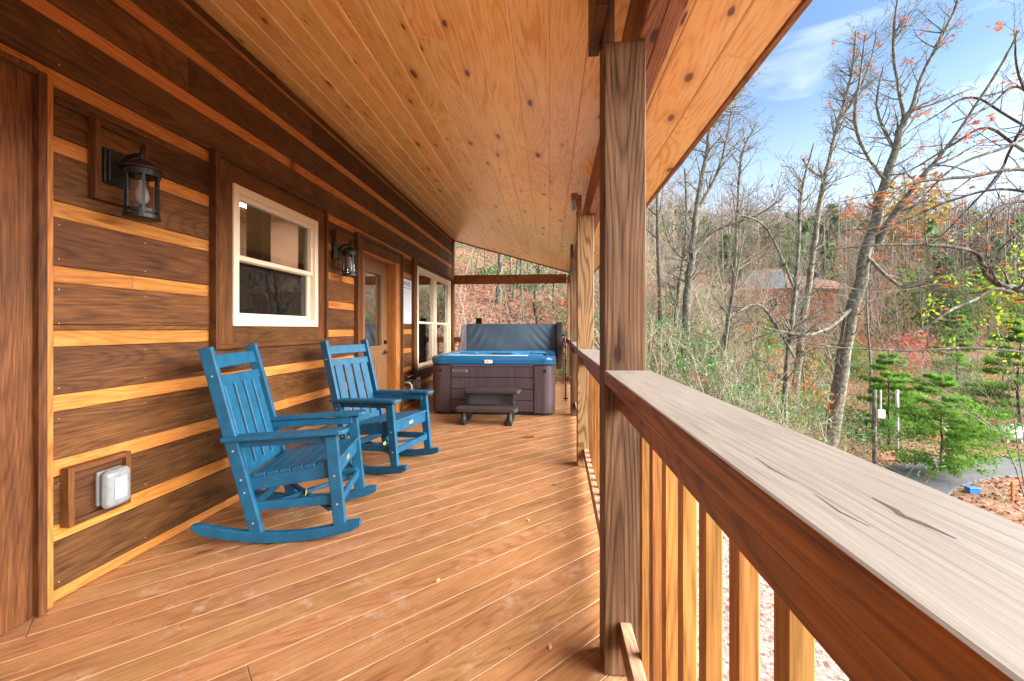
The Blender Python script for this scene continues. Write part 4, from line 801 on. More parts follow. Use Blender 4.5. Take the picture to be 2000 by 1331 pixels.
def groundmat():
    m, t, b = newmat('leaf_litter_ground'); N = t.nodes.new; L = t.links.new
    c = N('ShaderNodeTexCoord')
    def noise(s, d=6): n = N('ShaderNodeTexNoise'); n.inputs['Scale'].default_value = s; n.inputs['Detail'].default_value = d; n.inputs['Roughness'].default_value = .7; L(c.outputs['Object'], n.inputs['Vector']); return n.outputs[0]
    def ramp(f, cs):
        r = N('ShaderNodeValToRGB'); L(f, r.inputs[0]); r.color_ramp.elements.remove(r.color_ramp.elements[1])
        r.color_ramp.elements[0].position = cs[0][0]; r.color_ramp.elements[0].color = (*cs[0][1], 1)
        for p_, q in cs[1:]: e = r.color_ramp.elements.new(p_); e.color = (*q, 1)
        return r.outputs[0]
    lit = ramp(noise(5, 10), [(.3, (.09, .045, .03)), (.45, (.20, .095, .06)), (.55, (.31, .155, .10)), (.68, (.40, .24, .17))])
    grn = ramp(noise(3, 8), [(.35, (.05, .07, .03)), (.6, (.15, .19, .07))])
    mk = ramp(noise(.12, 4), [(.45, (0, 0, 0)), (.60, (1, 1, 1))])
    x1 = N('ShaderNodeMix'); x1.data_type = 'RGBA'; h = N('ShaderNodeMath'); h.operation = 'MULTIPLY'; h.inputs[1].default_value = .75; L(mk, h.inputs[0]); L(h.outputs[0], x1.inputs[0]); L(lit, x1.inputs[6]); L(grn, x1.inputs[7])
    vo = N('ShaderNodeTexVoronoi'); vo.inputs['Scale'].default_value = 28; L(c.outputs['Object'], vo.inputs['Vector'])
    sc_ = N('ShaderNodeSeparateColor'); L(vo.outputs['Color'], sc_.inputs[0])
    grav = ramp(sc_.outputs[0], [(.0, (.14, .07, .05)), (.3, (.25, .165, .135)), (.7, (.31, .235, .205)), (1, (.38, .32, .285))])
    s = N('ShaderNodeSeparateXYZ'); L(c.outputs['Object'], s.inputs[0])
    a = N('ShaderNodeMapRange'); L(s.outputs[0], a.inputs[0]); a.inputs[1].default_value = 6.2; a.inputs[2].default_value = 5.4
    g = N('ShaderNodeMapRange'); L(s.outputs[1], g.inputs[0]); g.inputs[1].default_value = 9.5; g.inputs[2].default_value = 8.5
    mm = N('ShaderNodeMath'); mm.operation = 'MULTIPLY'; L(a.outputs[0], mm.inputs[0]); L(g.outputs[0], mm.inputs[1])
    x2 = N('ShaderNodeMix'); x2.data_type = 'RGBA'; L(mm.outputs[0], x2.inputs[0]); L(x1.outputs[2], x2.inputs[6]); L(grav, x2.inputs[7])
    L(x2.outputs[2], b.inputs['Base Color']); b.inputs['Roughness'].default_value = .95; b.inputs['Specular IOR Level'].default_value = .15
    bp = N('ShaderNodeBump'); bp.inputs['Distance'].default_value = .06; bp.inputs['Strength'].default_value = .7; L(noise(9, 8), bp.inputs['Height']); L(bp.outputs[0], b.inputs['Normal'])
    return m
me.materials.append(groundmat()); o = bpy.data.objects.new('ground', me); COL.objects.link(o); o['kind'] = 'structure'
# road
b = MB(); vs = []
for i, p in enumerate(cl):
    d = (cl[min(i+1, len(cl)-1)]-cl[max(i-1, 0)]).normalized(); s_ = Vector((d.y, -d.x, 0))
    zc = float(CLZ[i])+.05
    for q in (-1.2, -1.0, -.5, 0, .5, 1.0, 1.2): v = p+s_*q; vs.append((v.x, v.y, zc-.25 if abs(q) > 1.1 else zc+.03*(1-abs(q))))
b.add(vs, [(i*7+j, i*7+j+1, (i+1)*7+j+1, (i+1)*7+j) for i in range(len(cl)-1) for j in range(6)])
o = b.build('road', M_['asphalt'], smooth=False); o['kind'] = 'structure'

# ------------------------------------------------------------------ trees
def rvec(r, d, ang):
    d = d.normalized(); a = Vector((r.gauss(0, 1), r.gauss(0, 1), r.gauss(0, 1))); a = (a-d*a.dot(d)).normalized(); return (d*math.cos(ang)+a*math.sin(ang)).normalized()
def grow(r, p, d, ln, rad, lev, maxlev, out, up=.12, wig=.16, nb=None, tips=None, minr=.004):
    n = max(3, int(5 if lev else 9)); pts = [p.copy()]; rr = [rad]; st = ln/n; dirs = [d]
    for i in range(n):
        d = (rvec(r, d, r.uniform(0, wig))+Vector((0, 0, up))).normalized(); p = p+d*st; pts.append(p.copy()); rr.append(max(minr, rad*(1-.82*(i+1)/n))); dirs.append(d)
    out.append((pts, rr, lev))
    if tips is not None and lev == maxlev: tips.append(pts[-1]); tips.append(pts[len(pts)//2])
    if lev < maxlev:
        k = nb[lev]
        for j in range(k):
            f = (.34 if lev == 0 else .2)+(.64 if lev == 0 else .78)*(j+r.random())/k; i = min(int(f*n), n-1)
            q = pts[i].lerp(pts[i+1], f*n-i); rb = max(minr, (rr[i]*.55))
            grow(r, q, rvec(r, dirs[i], r.uniform(.5, 1.05)), ln*r.uniform(.32, .5)*(1.15-f*.6 if lev == 0 else 1), rb, lev+1, maxlev, out, up, wig*1.4, nb, tips, minr)
def tubes(b, lst, sides=(8, 5, 3, 3, 3), mi=0):
    for pts, rr, lev in lst: b.tube(pts, rr, sides[min(lev, 4)], mi, cap=False)
def leaves(b, r, tips, n, size, spread, mi=0):
    for _ in range(n):
        t = r.choice(tips); c = t+Vector((r.gauss(0, spread), r.gauss(0, spread), r.gauss(0, spread*.8))); a = Vector((r.gauss(0, 1), r.gauss(0, 1), r.gauss(0, 1))).normalized(); q = rvec(r, a, math.pi/2); s_ = size*r.uniform(.6, 1.3)
        b.add([c-a*s_, c+q*s_*.45, c+a*s_, c-q*s_*.45], [(0, 1, 2, 3)], mi)
def bare_proto(seed, h, leafy=None, nb=(9, 5, 4), r0=None, minr=.006, wig=.10, sides=(7, 4, 3, 3, 3)):
    r = random.Random(seed); out = []; tips = []
    grow(r, Vector((0, 0, -.3)), rvec(r, Vector((0, 0, 1)), .06), h, r0 or h*.0105+.02, 0, len(nb), out, .10, wig, nb, tips, minr)
    t = bpy.data.objects.new('bare_tree', None); COL.objects.link(t)
    b = MB(); tubes(b, [q for q in out if q[2] == 0], sides); b.build('trunk', M_['bark'], t, smooth=True, local=True)
    b = MB(); tubes(b, [q for q in out if q[2] > 0], sides); b.build('branches', M_['twig'] if seed % 2 else M_['bark'], t, smooth=True, local=True)
    if leafy:
        b = MB(); leaves(b, r, tips, leafy[1], leafy[2], .25); b.build('leaves', leafy[0], t, local=True)
    return t
def pine_proto(seed, h, wdt, mat, dens=1.0, tuft=.16, bare=.18):
    r = random.Random(seed); t = bpy.data.objects.new('evergreen', None); COL.objects.link(t)
    b = MB(); pts = [Vector((r.gauss(0, .02)*h*.1*i, r.gauss(0, .02)*h*.1*i, -.3+(h+.3)*i/8)) for i in range(9)]; b.tube(pts, [max(.012, h*.014*(1-i/8.3)) for i in range(9)], 7); 
    f = MB(); lv = int(h/.32)
    for i in range(lv):
        z = h*(bare+(.98-bare)*i/lv); k = 1-(z/h); prof = (k*1.25)**.75 if k < .7 else 1.0*(1-(k-.7)*.8)
        for j in range(r.randint(4, 6)):
            a = r.uniform(0, 6.28); ln = wdt*.5*prof*r.uniform(.55, 1.15); d = Vector((math.cos(a), math.sin(a), .12+.3*(1-k))).normalized(); p = Vector((0, 0, z)); bp_ = [p.copy()]
            m_ = 5
            for q in range(m_): d = (d+Vector((r.gauss(0, .08), r.gauss(0, .08), -.05))).normalized(); p = p+d*ln/m_; bp_.append(p.copy())
            b.tube(bp_, [max(.004, .018*(1-q/5.5)) for q in range(m_+1)], 3, cap=False)
            for q in range(1, m_+1):
                for _ in range(int(3*dens)+1):
                    side = rvec(r, d, r.uniform(.4, 1.2)); side.z *= .7; c = bp_[q]+side*r.uniform(0, .22)*ln
                    for _n in range(7):
                        nd = rvec(r, (side+d+Vector((0, 0, .35))).normalized(), r.uniform(.2, 1.3)); sd_ = rvec(r, nd, math.pi/2)*tuft*.085; e = c+nd*tuft*r.uniform(.6, 1.15)
                        f.add([c-sd_, c+sd_, e], [(0, 1, 2)])
    b.build('trunk', M_['barkd'], t, smooth=True, local=True); f.build('crown', mat, t, local=True)
    return t
TREES = []
def place(proto, x, y, sc_, rz, name, label, cat, group, tilt=0, first=set()):
    if proto in first: o = copy_tree(proto)
    else: o = proto; first.add(proto)
    o.name = name; o.location = (x, y, gz(x, y)); o.scale = (sc_, sc_, sc_); o.rotation_euler = (tilt, tilt*.6, rz); tag(o, label, cat, group); return o
r = random.Random(21)
protos = [bare_proto(1, 13, wig=.09, nb=(14, 6, 5), r0=.10), bare_proto(2, 16, wig=.08, nb=(14, 6, 5), r0=.13), bare_proto(3, 11, (M_['brownleaf'], 900, .09), wig=.14, nb=(12, 6, 4), r0=.09), bare_proto(4, 15, wig=.12, nb=(14, 7, 5), r0=.12), bare_proto(6, 9, nb=(14, 6, 4), wig=.12, r0=.06), bare_proto(8, 12, (M_['orange'], 420, .085), nb=(12, 6, 4), r0=.08)]
lab_tree = ['slender bare grey tree among the crowd of bare trees on the slope', 'leafless forked tree in the bare woodland beyond the railing', 'thin tree with rusty leaves still clinging, on the woodland slope']
def azr(x, y): return math.degrees(math.atan2(x, y)), math.hypot(x, y)
cnt = 0; spots = []
while cnt < 235:
    az = r.uniform(-17, 46); rr_ = 13+ (r.random()**.8)*78
    x, y = rr_*math.sin(R(az)), rr_*math.cos(R(az))
    if az < 3 and rr_ < 17: continue
    if az > 30 and rr_ < 21: continue
    if any(math.hypot(p.x-x, p.y-y) < 3.0 for p in cl): continue
    if abs(x-23.2) < 8 and abs(y-47) < 7: continue
    if 23 < az < 33 and 24 < rr_ < 52 and r.random() < .25: continue
    
    if any(math.hypot(x-a, y-c) < 1.0 for a, c in spots): continue
    spots.append((x, y)); k = r.choice([0, 1, 2, 3, 4, 5, 4, 0]); li = 2 if k in (2, 5) else (0 if k in (0, 4) else 1)
    s_ = r.uniform(.5, .9)*(1.0 if az < 12 else .85)
    if r.random() < .35: s_ *= .5
    place(protos[k], x, y, s_, r.uniform(0, 6.28), ('bare_tree', 'forked_tree', 'leafy_tree')[(0, 1, 2)[li]] if li != 1 else 'bare_tree', lab_tree[li], 'tree', ('slender bare trees', 'forked bare trees', 'brown leaved trees')[li], tilt=r.gauss(0, .05)); cnt += 1

for i, (px, d, k_, s_) in enumerate(((1478, 36, 1, .62), (1520, 33, 0, .6), (1558, 37, 3, .6), (1590, 34, 4, .8), (1622, 36, 2, .8))):
    q = P(px, 640, d); place(protos[k_], q.x, q.y, s_, i*1.1, 'bare_tree', ['bare tree crossing the left end of the orange cabin', 'bare tree in front of the left half of the cabin', 'bare tree in front of the middle of the cabin', 'short bare tree in front of the right end of the cabin', 'rusty leaved tree between the cabin and the oak trunk'][i], 'tree', None)
# traced nearer trees
def traced(name, label, segs, mat, seed, depthvar=.0, kids=(5, 4), leafn=0, minr=.005, kidlen=.35, up=.05, leafm='orange'):
    r = random.Random(seed); out = []; tips = []
    for pix in segs:
        pts = [P(a, b_, d) for a, b_, d, w_ in pix]; rad = [w_*(.52 if w_ > 8 else .8)*d/F/2 for a, b_, d, w_ in pix]
        sm = catmull(pts, 5); k = len(sm); rs = [float(np.interp(i/(k-1)*(len(pts)-1), range(len(pts)), rad)) for i in range(k)]
        sm = [sm[0]]+[p+Vector((r.gauss(0, 1), r.gauss(0, 1), r.gauss(0, 1)))*rs[i]*.14 for i, p in enumerate(sm) if i > 0]
        out.append((sm, rs, 0)); tot = sum((sm[i+1]-sm[i]).length for i in range(k-1))
        nk = int(kids[0]*max(1, tot/1.6))
        for _ in range(nk):
            f = r.uniform(.15, .98); i = min(int(f*(k-1)), k-2); d = (sm[i+1]-sm[i]).normalized()
            if rs[i] > .16 and r.random() < .7: continue
            grow(r, sm[i], rvec(r, d, r.uniform(.5, 1.1)), kidlen*min(tot, 3.5)*r.uniform(.4, 1.1), max(minr, min(rs[i]*.5, .03)), 1, 3, out, up, .3, (0, kids[1], 3), tips, minr)
    base = out[0][0][0]; t = thing(name, base, label, 'tree')
    b = MB(); tubes(b, [q for q in out if q[2] == 0], (9,)*5); b.build('trunk', mat, t, smooth=True)
    b = MB(); tubes(b, [q for q in out if q[2] > 0], (3, 4, 3, 3)); b.build('branches', mat, t, smooth=True)
    if leafn and tips: 
        b = MB(); 
        cl_ = [r.choice(tips) for _ in range(leafn)]
        for c in cl_:
            for _ in range(r.randint(2, 5)):
                q = c+Vector((r.gauss(0, .06), r.gauss(0, .06), r.gauss(0, .06))); leafshape(b, (q.x, q.y, q.z), r.uniform(.045, .085)*(1 if seed != 23 else .85), r.uniform(0, 6), 0, r.uniform(-1.5, 1.5))
        b.build('leaves', M_[leafm], t)
    return t
traced('oak_tree', 'large leaning forked grey oak rising across the sky, with a few orange leaves', [
    [(1600, 960, 14.5, 60), (1640, 760, 14.3, 48), (1665, 600, 14.2, 42), (1700, 470, 14, 36), (1722, 380, 13.9, 32), (1745, 300, 13.8, 26), (1768, 232, 13.7, 22), (1790, 210, 13.7, 15)],
    [(1768, 235, 13.7, 14), (1752, 160, 13.5, 9), (1745, 80, 13.3, 7), (1752, 5, 13.1, 4), (1762, -60, 13, 2)],
    [(1775, 228, 13.7, 14), (1800, 150, 13.5, 10), (1835, 80, 13.2, 8), (1868, 10, 13, 6), (1880, -50, 12.8, 3)],
    [(1712, 480, 14, 30), (1740, 430, 13.6, 24), (1790, 360, 13.2, 18), (1840, 300, 12.9, 12), (1890, 230, 12.6, 9), (1960, 120, 12.2, 6), (1990, 60, 12, 3)],
    [(1745, 370, 13.9, 12), (1700, 315, 13.6, 10), (1670, 240, 13.3, 8), (1680, 150, 13, 5), (1690, 70, 12.8, 3)],
    [(1750, 300, 13.8, 10), (1730, 260, 13.9, 8), (1712, 205, 14, 5), (1725, 130, 14, 3)],
    [(1665, 600, 14.2, 16), (1620, 640, 13.5, 12), (1570, 655, 13, 8), (1490, 640, 12.8, 5)],
    [(1690, 500, 14, 12), (1760, 560, 13.5, 8), (1830, 545, 13, 5), (1900, 520, 12.8, 3)]],
    M_['bark'], 5, kids=(7, 5), leafn=85, minr=.0042)
traced('leaning_tree', 'tall thin tree leaning right, standing left of the big forked oak', [
    [(1545, 900, 17, 30), (1560, 700, 17, 24), (1585, 520, 17, 20), (1600, 400, 17, 17), (1618, 320, 17, 14), (1640, 230, 17, 10), (1662, 150, 17, 7), (1672, 60, 17, 3)],
    [(1635, 240, 17, 8), (1670, 190, 16.8, 6), (1700, 120, 16.6, 4), (1712, 60, 16.5, 2)],
    [(1612, 350, 17, 7), (1580, 330, 16.8, 5), (1568, 310, 16.8, 3)]], M_['bark'], 9, kids=(8, 5), leafn=40, minr=.0045)
traced('lichen_tree', 'pale lichened tree just right of the eave, with a kinked upper limb', [
    [(1335, 770, 15, 34), (1342, 600, 15, 30), (1350, 500, 15, 26), (1362, 400, 15, 20), (1380, 300, 15, 14), (1392, 230, 15, 11), (1425, 205, 15, 8), (1450, 160, 15, 6), (1468, 115, 15, 3)],
    [(1362, 410, 15, 10), (1400, 340, 14.8, 8), (1420, 270, 14.7, 5), (1428, 215, 14.6, 3)],
    [(1352, 480, 15, 8), (1410, 445, 14.6, 6), (1480, 420, 14.3, 5), (1530, 385, 14, 3)],
    [(1355, 520, 15, 6), (1310, 480, 15, 4), (1290, 400, 15, 2)]], M_['bark'], 13, kids=(8, 5), leafn=20, minr=.0045)
traced('twin_trunk_tree', 'pair of close grey trunks low on the slope behind the near railing', [
    [(1400, 800, 16, 24), (1410, 700, 16, 20), (1432, 560, 16, 15), (1440, 420, 16, 10), (1450, 300, 16, 6), (1480, 240, 16, 3)],
    [(1312, 760, 16, 18), (1322, 600, 16, 14), (1340, 450, 16, 9), (1338, 330, 16, 4)]], M_['bark'], 17, kids=(8, 5), minr=.0045)
traced('slim_tree', 'slim pale tree left of the cabin roof, with a broken side limb', [
    [(1530, 860, 13, 20), (1536, 720, 13, 18), (1550, 600, 13, 15), (1560, 480, 13, 11), (1565, 380, 13, 7), (1590, 280, 13, 3)],
    [(1552, 700, 13, 9), (1490, 600, 12.7, 7), (1440, 610, 12.5, 5)],
    [(1550, 560, 13, 7), (1500, 450, 12.8, 5), (1450, 420, 12.6, 3)]], M_['bark'], 19, kids=(8, 5), minr=.0042)
traced('overhanging_tree', 'dark lichen crusted branches reaching in from the right edge of the view', [
    [(2330, 900, 7.5, 60), (2290, 700, 7.4, 50), (2200, 620, 7.2, 36), (2080, 585, 7.0, 28), (2000, 566, 6.9, 22), (1958, 558, 6.8, 20), (1930, 542, 6.8, 18), (1915, 505, 6.7, 15), (1895, 490, 6.7, 12), (1850, 482, 6.6, 8), (1780, 478, 6.6, 6), (1700, 480, 6.5, 5), (1640, 486, 6.5, 3), (1600, 490, 6.5, 2)],
    [(1975, 572, 6.8, 16), (1940, 565, 6.7, 11), (1905, 585, 6.6, 9), (1850, 610, 6.5, 7), (1800, 645, 6.4, 5), (1740, 665, 6.3, 3)],
    [(2300, 600, 7.4, 40), (2120, 380, 7.2, 18), (2000, 332, 7.0, 11), (1900, 345, 6.9, 8), (1800, 355, 6.8, 6), (1735, 372, 6.7, 4), (1640, 395, 6.6, 2)],
    [(2120, 380, 7.2, 14), (2040, 270, 7.1, 9), (1960, 290, 7, 7), (1860, 330, 6.9, 5), (1770, 420, 6.8, 4), (1690, 470, 6.7, 2)],
    [(2200, 480, 7.3, 14), (2060, 400, 7.1, 8), (1960, 400, 7, 6), (1900, 440, 6.9, 5), (1820, 470, 6.9, 3)],
    [(2060, 290, 7.1, 8), (1990, 150, 7, 5), (1985, 60, 6.9, 3)],
    [(2230, 330, 7.3, 16), (2080, 250, 7.5, 9), (1990, 170, 7.6, 6), (1930, 210, 7.6, 5), (1860, 240, 7.6, 3)],
    [(2150, 240, 7.3, 10), (2020, 300, 7.7, 8), (1930, 250, 7.9, 6), (1850, 290, 8.1, 5), (1760, 340, 8.3, 3), (1700, 330, 8.4, 2)],
    [(2200, 360, 7.3, 12), (2060, 380, 7.6, 8), (1950, 370, 7.8, 6), (1850, 395, 8.0, 5), (1740, 440, 8.2, 4), (1650, 450, 8.4, 2)],
    [(2160, 300, 7.4, 9), (2000, 245, 7.7, 6), (1900, 190, 7.9, 5), (1830, 225, 8.1, 3), (1770, 260, 8.2, 2)],
    [(2100, 200, 7.4, 9), (2000, 250, 7.7, 7), (1950, 340, 8.0, 5), (1880, 420, 8.2, 4), (1800, 500, 8.4, 2)],
    [(2010, 690, 7.2, 6), (1900, 680, 7, 5), (1780, 685, 6.8, 5), (1650, 680, 6.6, 4), (1560, 668, 6.5, 2)]], M_['barkd'], 23, kids=(2.8, 3), leafn=95, minr=.0022, kidlen=.22)
traced('far_side_tree', 'stout grey trunk seen past the hot tub under the end beam', [
    [(972, 665, 19, 24), (974, 560, 19, 22), (978, 500, 19, 21), (984, 380, 19, 16)], [(985, 570, 18, 5), (1000, 620, 17.5, 4)]], M_['bark'], 29, kids=(1, 3))
for i, (px, v0, d, w_) in enumerate(((1008, 640, 20, 10), (1050, 645, 17, 9), (1086, 640, 18, 6), (1030, 630, 24, 8), (930, 625, 22, 4))):
    traced('slope_tree', ['pale thin tree on the far bank right of the stout trunk', 'dark crooked tree over the middle of the tub cover', 'white stemmed sapling near the far corner post', 'grey tree on the bank high behind the tub cover', 'little pale sapling beside the house corner'][i], [
        [(px, v0, d, w_), (px-6, v0-60, d, w_*.85), (px+4, v0-130, d, w_*.7), (px+10, v0-240, d, w_*.4)]], M_['bark'] if i != 1 else M_['barkd'], 40+i, kids=(4, 4))

# evergreens
pp = [pine_proto(3, 4.2, 4.6, M_['needle'], 5, .17, .10), pine_proto(5, 4.0, 2.9, M_['needle'], 4, .16), pine_proto(7, 9.5, 6.0, M_['needled'], 2.0, .28, .22), pine_proto(9, 12, 6.5, M_['needled'], 2.0, .32, .3)]
q = P(1838, 700, 15.6); place(pp[0], q.x, q.y, .88, 0, 'pine_tree', 'bright green young pine standing over the road below the railing', 'pine tree', None)
q = P(1735, 700, 19); place(pp[1], q.x, q.y, 1.05, 1, 'pine_tree', 'green pine sapling behind the white utility post', 'pine tree', None)
q = P(1990, 700, 21); c_ = place(pp[1], q.x, q.y, 1.5, 2, 'pine_tree', 'young pine at the right edge beside the road', 'pine tree', None)
q = P(1515, 500, 48); place(pp[2], q.x, q.y, 1.15, 0, 'evergreen_tree', 'broad olive green evergreen above and left of the cabin', 'evergreen', None)
q = P(1625, 500, 60); place(pp[3], q.x, q.y, 1.0, 1, 'evergreen_tree', 'tall evergreen directly behind the cabin roof', 'evergreen', None)
q = P(1845, 600, 38); place(pp[2], q.x, q.y, .85, 2, 'evergreen_tree', 'lone evergreen in the hollow right of the big oak', 'evergreen', None)
for i, (px, v, d, k_, s_) in enumerate(((1480, 600, 30, 0, .9), (1395, 600, 34, 1, 1.0), (1650, 560, 32, 0, .8), (1870, 640, 30, 1, 1.2), (1930, 560, 40, 0, 1.6), (1320, 620, 30, 0, .8), (1765, 560, 42, 1, 1.7), (1590, 640, 26, 0, .6), (1700, 500, 70, 1, 2.6), (1560, 420, 75, 0, 2.4), (1900, 420, 95, 0, 3.2))):
    q = P(px, v, d); place(pp[k_], q.x, q.y, s_, i*1.3, 'evergreen_tree', ['young green pine among the bare trunks left of the cabin', 'green pine between the two pale trunks near the eave', 'green pine just behind the oak trunk', 'green pine in the hollow between road and hillside', 'tall light green pine near the right edge in the middle distance', 'small pine low on the slope beside the nearest post', 'light green pine in the hollow under the yellow tree', 'low pine in front of the cabin deck', 'large green pine on the hillside behind the oak fork', 'large green pine crowning the slope above the cabin', 'big pine on the far hillside under the skyline at right'][i], 'pine tree', None)
q = P(1420, 500, 50); place(pp[3], q.x, q.y, .7, 3, 'evergreen_tree', 'dark evergreen left of the cabin among bare trunks', 'evergreen', None)
for i, (px, v, d, s_) in enumerate(((930, 500, 40, .75), (1010, 480, 45, .8), (1060, 560, 34, .5), (900, 560, 30, .45), (1085, 480, 50, .8), (960, 430, 60, .9), (880, 480, 48, .8))):
    q = P(px, v, d); place(pp[2+i % 2], q.x, q.y, s_, i, 'evergreen_tree', ['evergreen on the bank seen above the left end of the tub cover', 'evergreen on the bank behind the stout grey trunk', 'small evergreen low on the bank left of the far corner post', 'small evergreen on the bank beside the house corner', 'evergreen high on the bank near the right end of the end beam', 'tallest evergreen on the bank, showing above the end beam', 'evergreen on the bank just past the corner of the house wall'][i], 'evergreen', 'evergreens on the far bank')
def shrub(name, label, c, rad, n, mat, size, seed, stems=True):
    r = random.Random(seed); t = thing(name, (c.x, c.y, gz(c.x, c.y)), label, 'shrub'); b = MB(); tips = []; s = MB(); base = Vector((c.x, c.y, gz(c.x, c.y)))
    out = []
    for _ in range(7): grow(r, base, rvec(r, (c-base).normalized() if (c-base).length > .3 else Vector((0, 0, 1)), r.uniform(0, .35)), (c-base).length+rad, .018, 1, 3, out, .05, .2, (0, 6, 5), tips, .003)
    tips = [p for p in tips if (p-c).length < rad*1.5] or [c]
    tubes(s, out); s.build('stems', M_['twig'], t, smooth=True); leaves(b, r, tips, n, size, .16); b.build('leaves', mat, t)
shrub('leafy_sapling', 'yellow green leafed sapling at the right edge, above the young pine', P(2015, 570, 12), 1.5, 1700, M_['ygreen'], .07, 3)
shrub('yellow_tree', 'yellow leafed tree glowing behind the fork of the big oak', P(1775, 440, 60), 4.5, 2500, M_['yellowleaf'], .26, 4)
shrub('red_bush', 'small red leaved bush low in the hollow right of the oak trunk', P(1790, 680, 26), .8, 500, leafmat('red_leaves', [(.55, .06, .06), (.65, .12, .10)]), .08, 5)
shrub('rust_tree', 'reddish brown tree on the skyline right of the oak', P(1800, 385, 90), 5, 1500, M_['brownleaf'], .35, 6)

# undergrowth, litter, far woods (nobody could count these)
r = random.Random(77); s = MB(); lf = MB(); nst = 0
while nst < 2600:
    az = r.uniform(-15, 46); rr_ = 11+34*r.random()**1.0; x, y = rr_*math.sin(R(az)), rr_*math.cos(R(az))
    if y < 10.5 and x < 3: continue
    if any(abs(p.x-x)+abs(p.y-y) < 2.6 for p in cl[::3]): continue
    if az > 32 and r.random() < .8: continue
    if az < 4 and r.random() < .86: continue
    if 23 < az < 34 and rr_ > 20 and r.random() < .8: continue
    nst += 1; p = Vector((x, y, 0)); p.z = 0
    spots_h = r.uniform(.4, 2.6) if r.random() < .74 or rr_ < 18 else r.uniform(3, 5.5); d = rvec(r, Vector((0, 0, 1)), r.uniform(0, .7)); pts = [p.copy()]; 
    for i in range(4): d = (rvec(r, d, r.uniform(0, .5))).normalized(); p = p+d*spots_h/4; pts.append(p.copy())
    s.nv = len(s.v); z0 = None; kf = 1+spots_h*.35; grp = [(pts, [.010*kf, .008*kf, .007*kf, .005*kf, .003])]
    for j in range(r.randint(5, 9)+(6 if spots_h > 2.7 else 0)):
        i = r.randint(1, 3); q = pts[i]; dd = rvec(r, d, r.uniform(.4, 1.3)); l_ = spots_h*r.uniform(.2, .5); e1 = q+dd*l_*.5; e2 = e1+rvec(r, dd, .5)*l_*.5
        grp.append(([q, e1, e2], [.006, .005, .003])); e3 = e1+rvec(r, dd, .9)*l_*.4; grp.append(([e1, e3], [.005, .003]))
    s.grp = grp; s.pending = getattr(s, 'pending', []); s.pending.append((x, y, grp, r.random() < .30))
zz = ground([q[0] for q in s.pending], [q[1] for q in s.pending])
for (x, y, grp, leafy), z in zip(s.pending, zz):
    o_ = Vector((0, 0, float(z)-.05))
    for pts, rr_ in grp: s.tube([p+o_ for p in pts], rr_, 3, cap=False)
    if leafy: leaves(lf, r, [p+o_ for g in grp for p in g[0][1:]], 60, .045, .12)
tag(s.build('brushwood', leafmat('mixed_brush_twigs', [(.30, .24, .19), (.20, .15, .115), (.30, .31, .22), (.30, .18, .12), (.34, .28, .22)], trans=0), smooth=True), 'tangle of pale leafless brush covering the slope', 'brush', kind='stuff')
for _ in range(300):
    az = r.uniform(-15, 44); rr_ = 13+36*r.random(); x, y = rr_*math.sin(R(az)), rr_*math.cos(R(az))
    if (y < 12 and x < 3) or min(math.hypot(p.x-x, p.y-y) for p in cl[::3]) < 3 or (abs(x-23.2) < 8 and abs(y-46) < 8): continue
    if az < 4 and (rr_ < 22 or r.random() < .4): continue
    w_ = r.uniform(.5, 1.4); z = gz(x, y)
    leaves(lf, r, [Vector((x+r.gauss(0, w_*.6), y+r.gauss(0, w_*.6), z+abs(r.gauss(0, w_*.55)))) for _ in range(40)], 420, .075, .16)
rl_ = MB()
for _ in range(120):
    az = r.uniform(3, 45); rr_ = 14+40*r.random(); x, y = rr_*math.sin(R(az)), rr_*math.cos(R(az))
    if min(math.hypot(p.x-x, p.y-y) for p in cl[::3]) < 2.4: continue
    w_ = r.uniform(.5, 1.3); z = gz(x, y)
    leaves(rl_, r, [Vector((x+r.gauss(0, w_*.6), y+r.gauss(0, w_*.6), z+abs(r.gauss(0, w_*1.3)))) for _ in range(40)], 220, .07, .2)
tag(rl_.build('rusty_undergrowth', M_['orange']), 'rust orange leaves scattered through the brush on the slope', 'rusty undergrowth', kind='stuff')
tag(lf.build('undergrowth', M_['brush']), 'low green undergrowth patches on the slope', 'undergrowth', kind='stuff')
lt = MB(); k = 34000; az = np.radians(np.array([r.uniform(-16, 47) for _ in range(k)])); rr_ = np.array([10.5+32*r.random()**1.2 for _ in range(k)]); X = rr_*np.sin(az); Y = rr_*np.cos(az); Zg = ground(X, Y)
for i in range(k):
    if Y[i] < 10.3 and X[i] < 1.5: continue
    c = Vector((X[i], Y[i], Zg[i]+.03)); a = rvec(r, Vector((0, 0, 1)), math.pi/2+r.gauss(0, .35)); q = rvec(r, a, math.pi/2); s_ = .05*r.uniform(.6, 1.5)
    lt.add([c-a*s_, c+q*s_*.6, c+a*s_, c-q*s_*.6], [(0, 1, 2, 3)])
tag(lt.build('leaf_litter', M_['litter']), 'carpet of rust brown fallen leaves on the ground', 'leaf litter', kind='stuff')
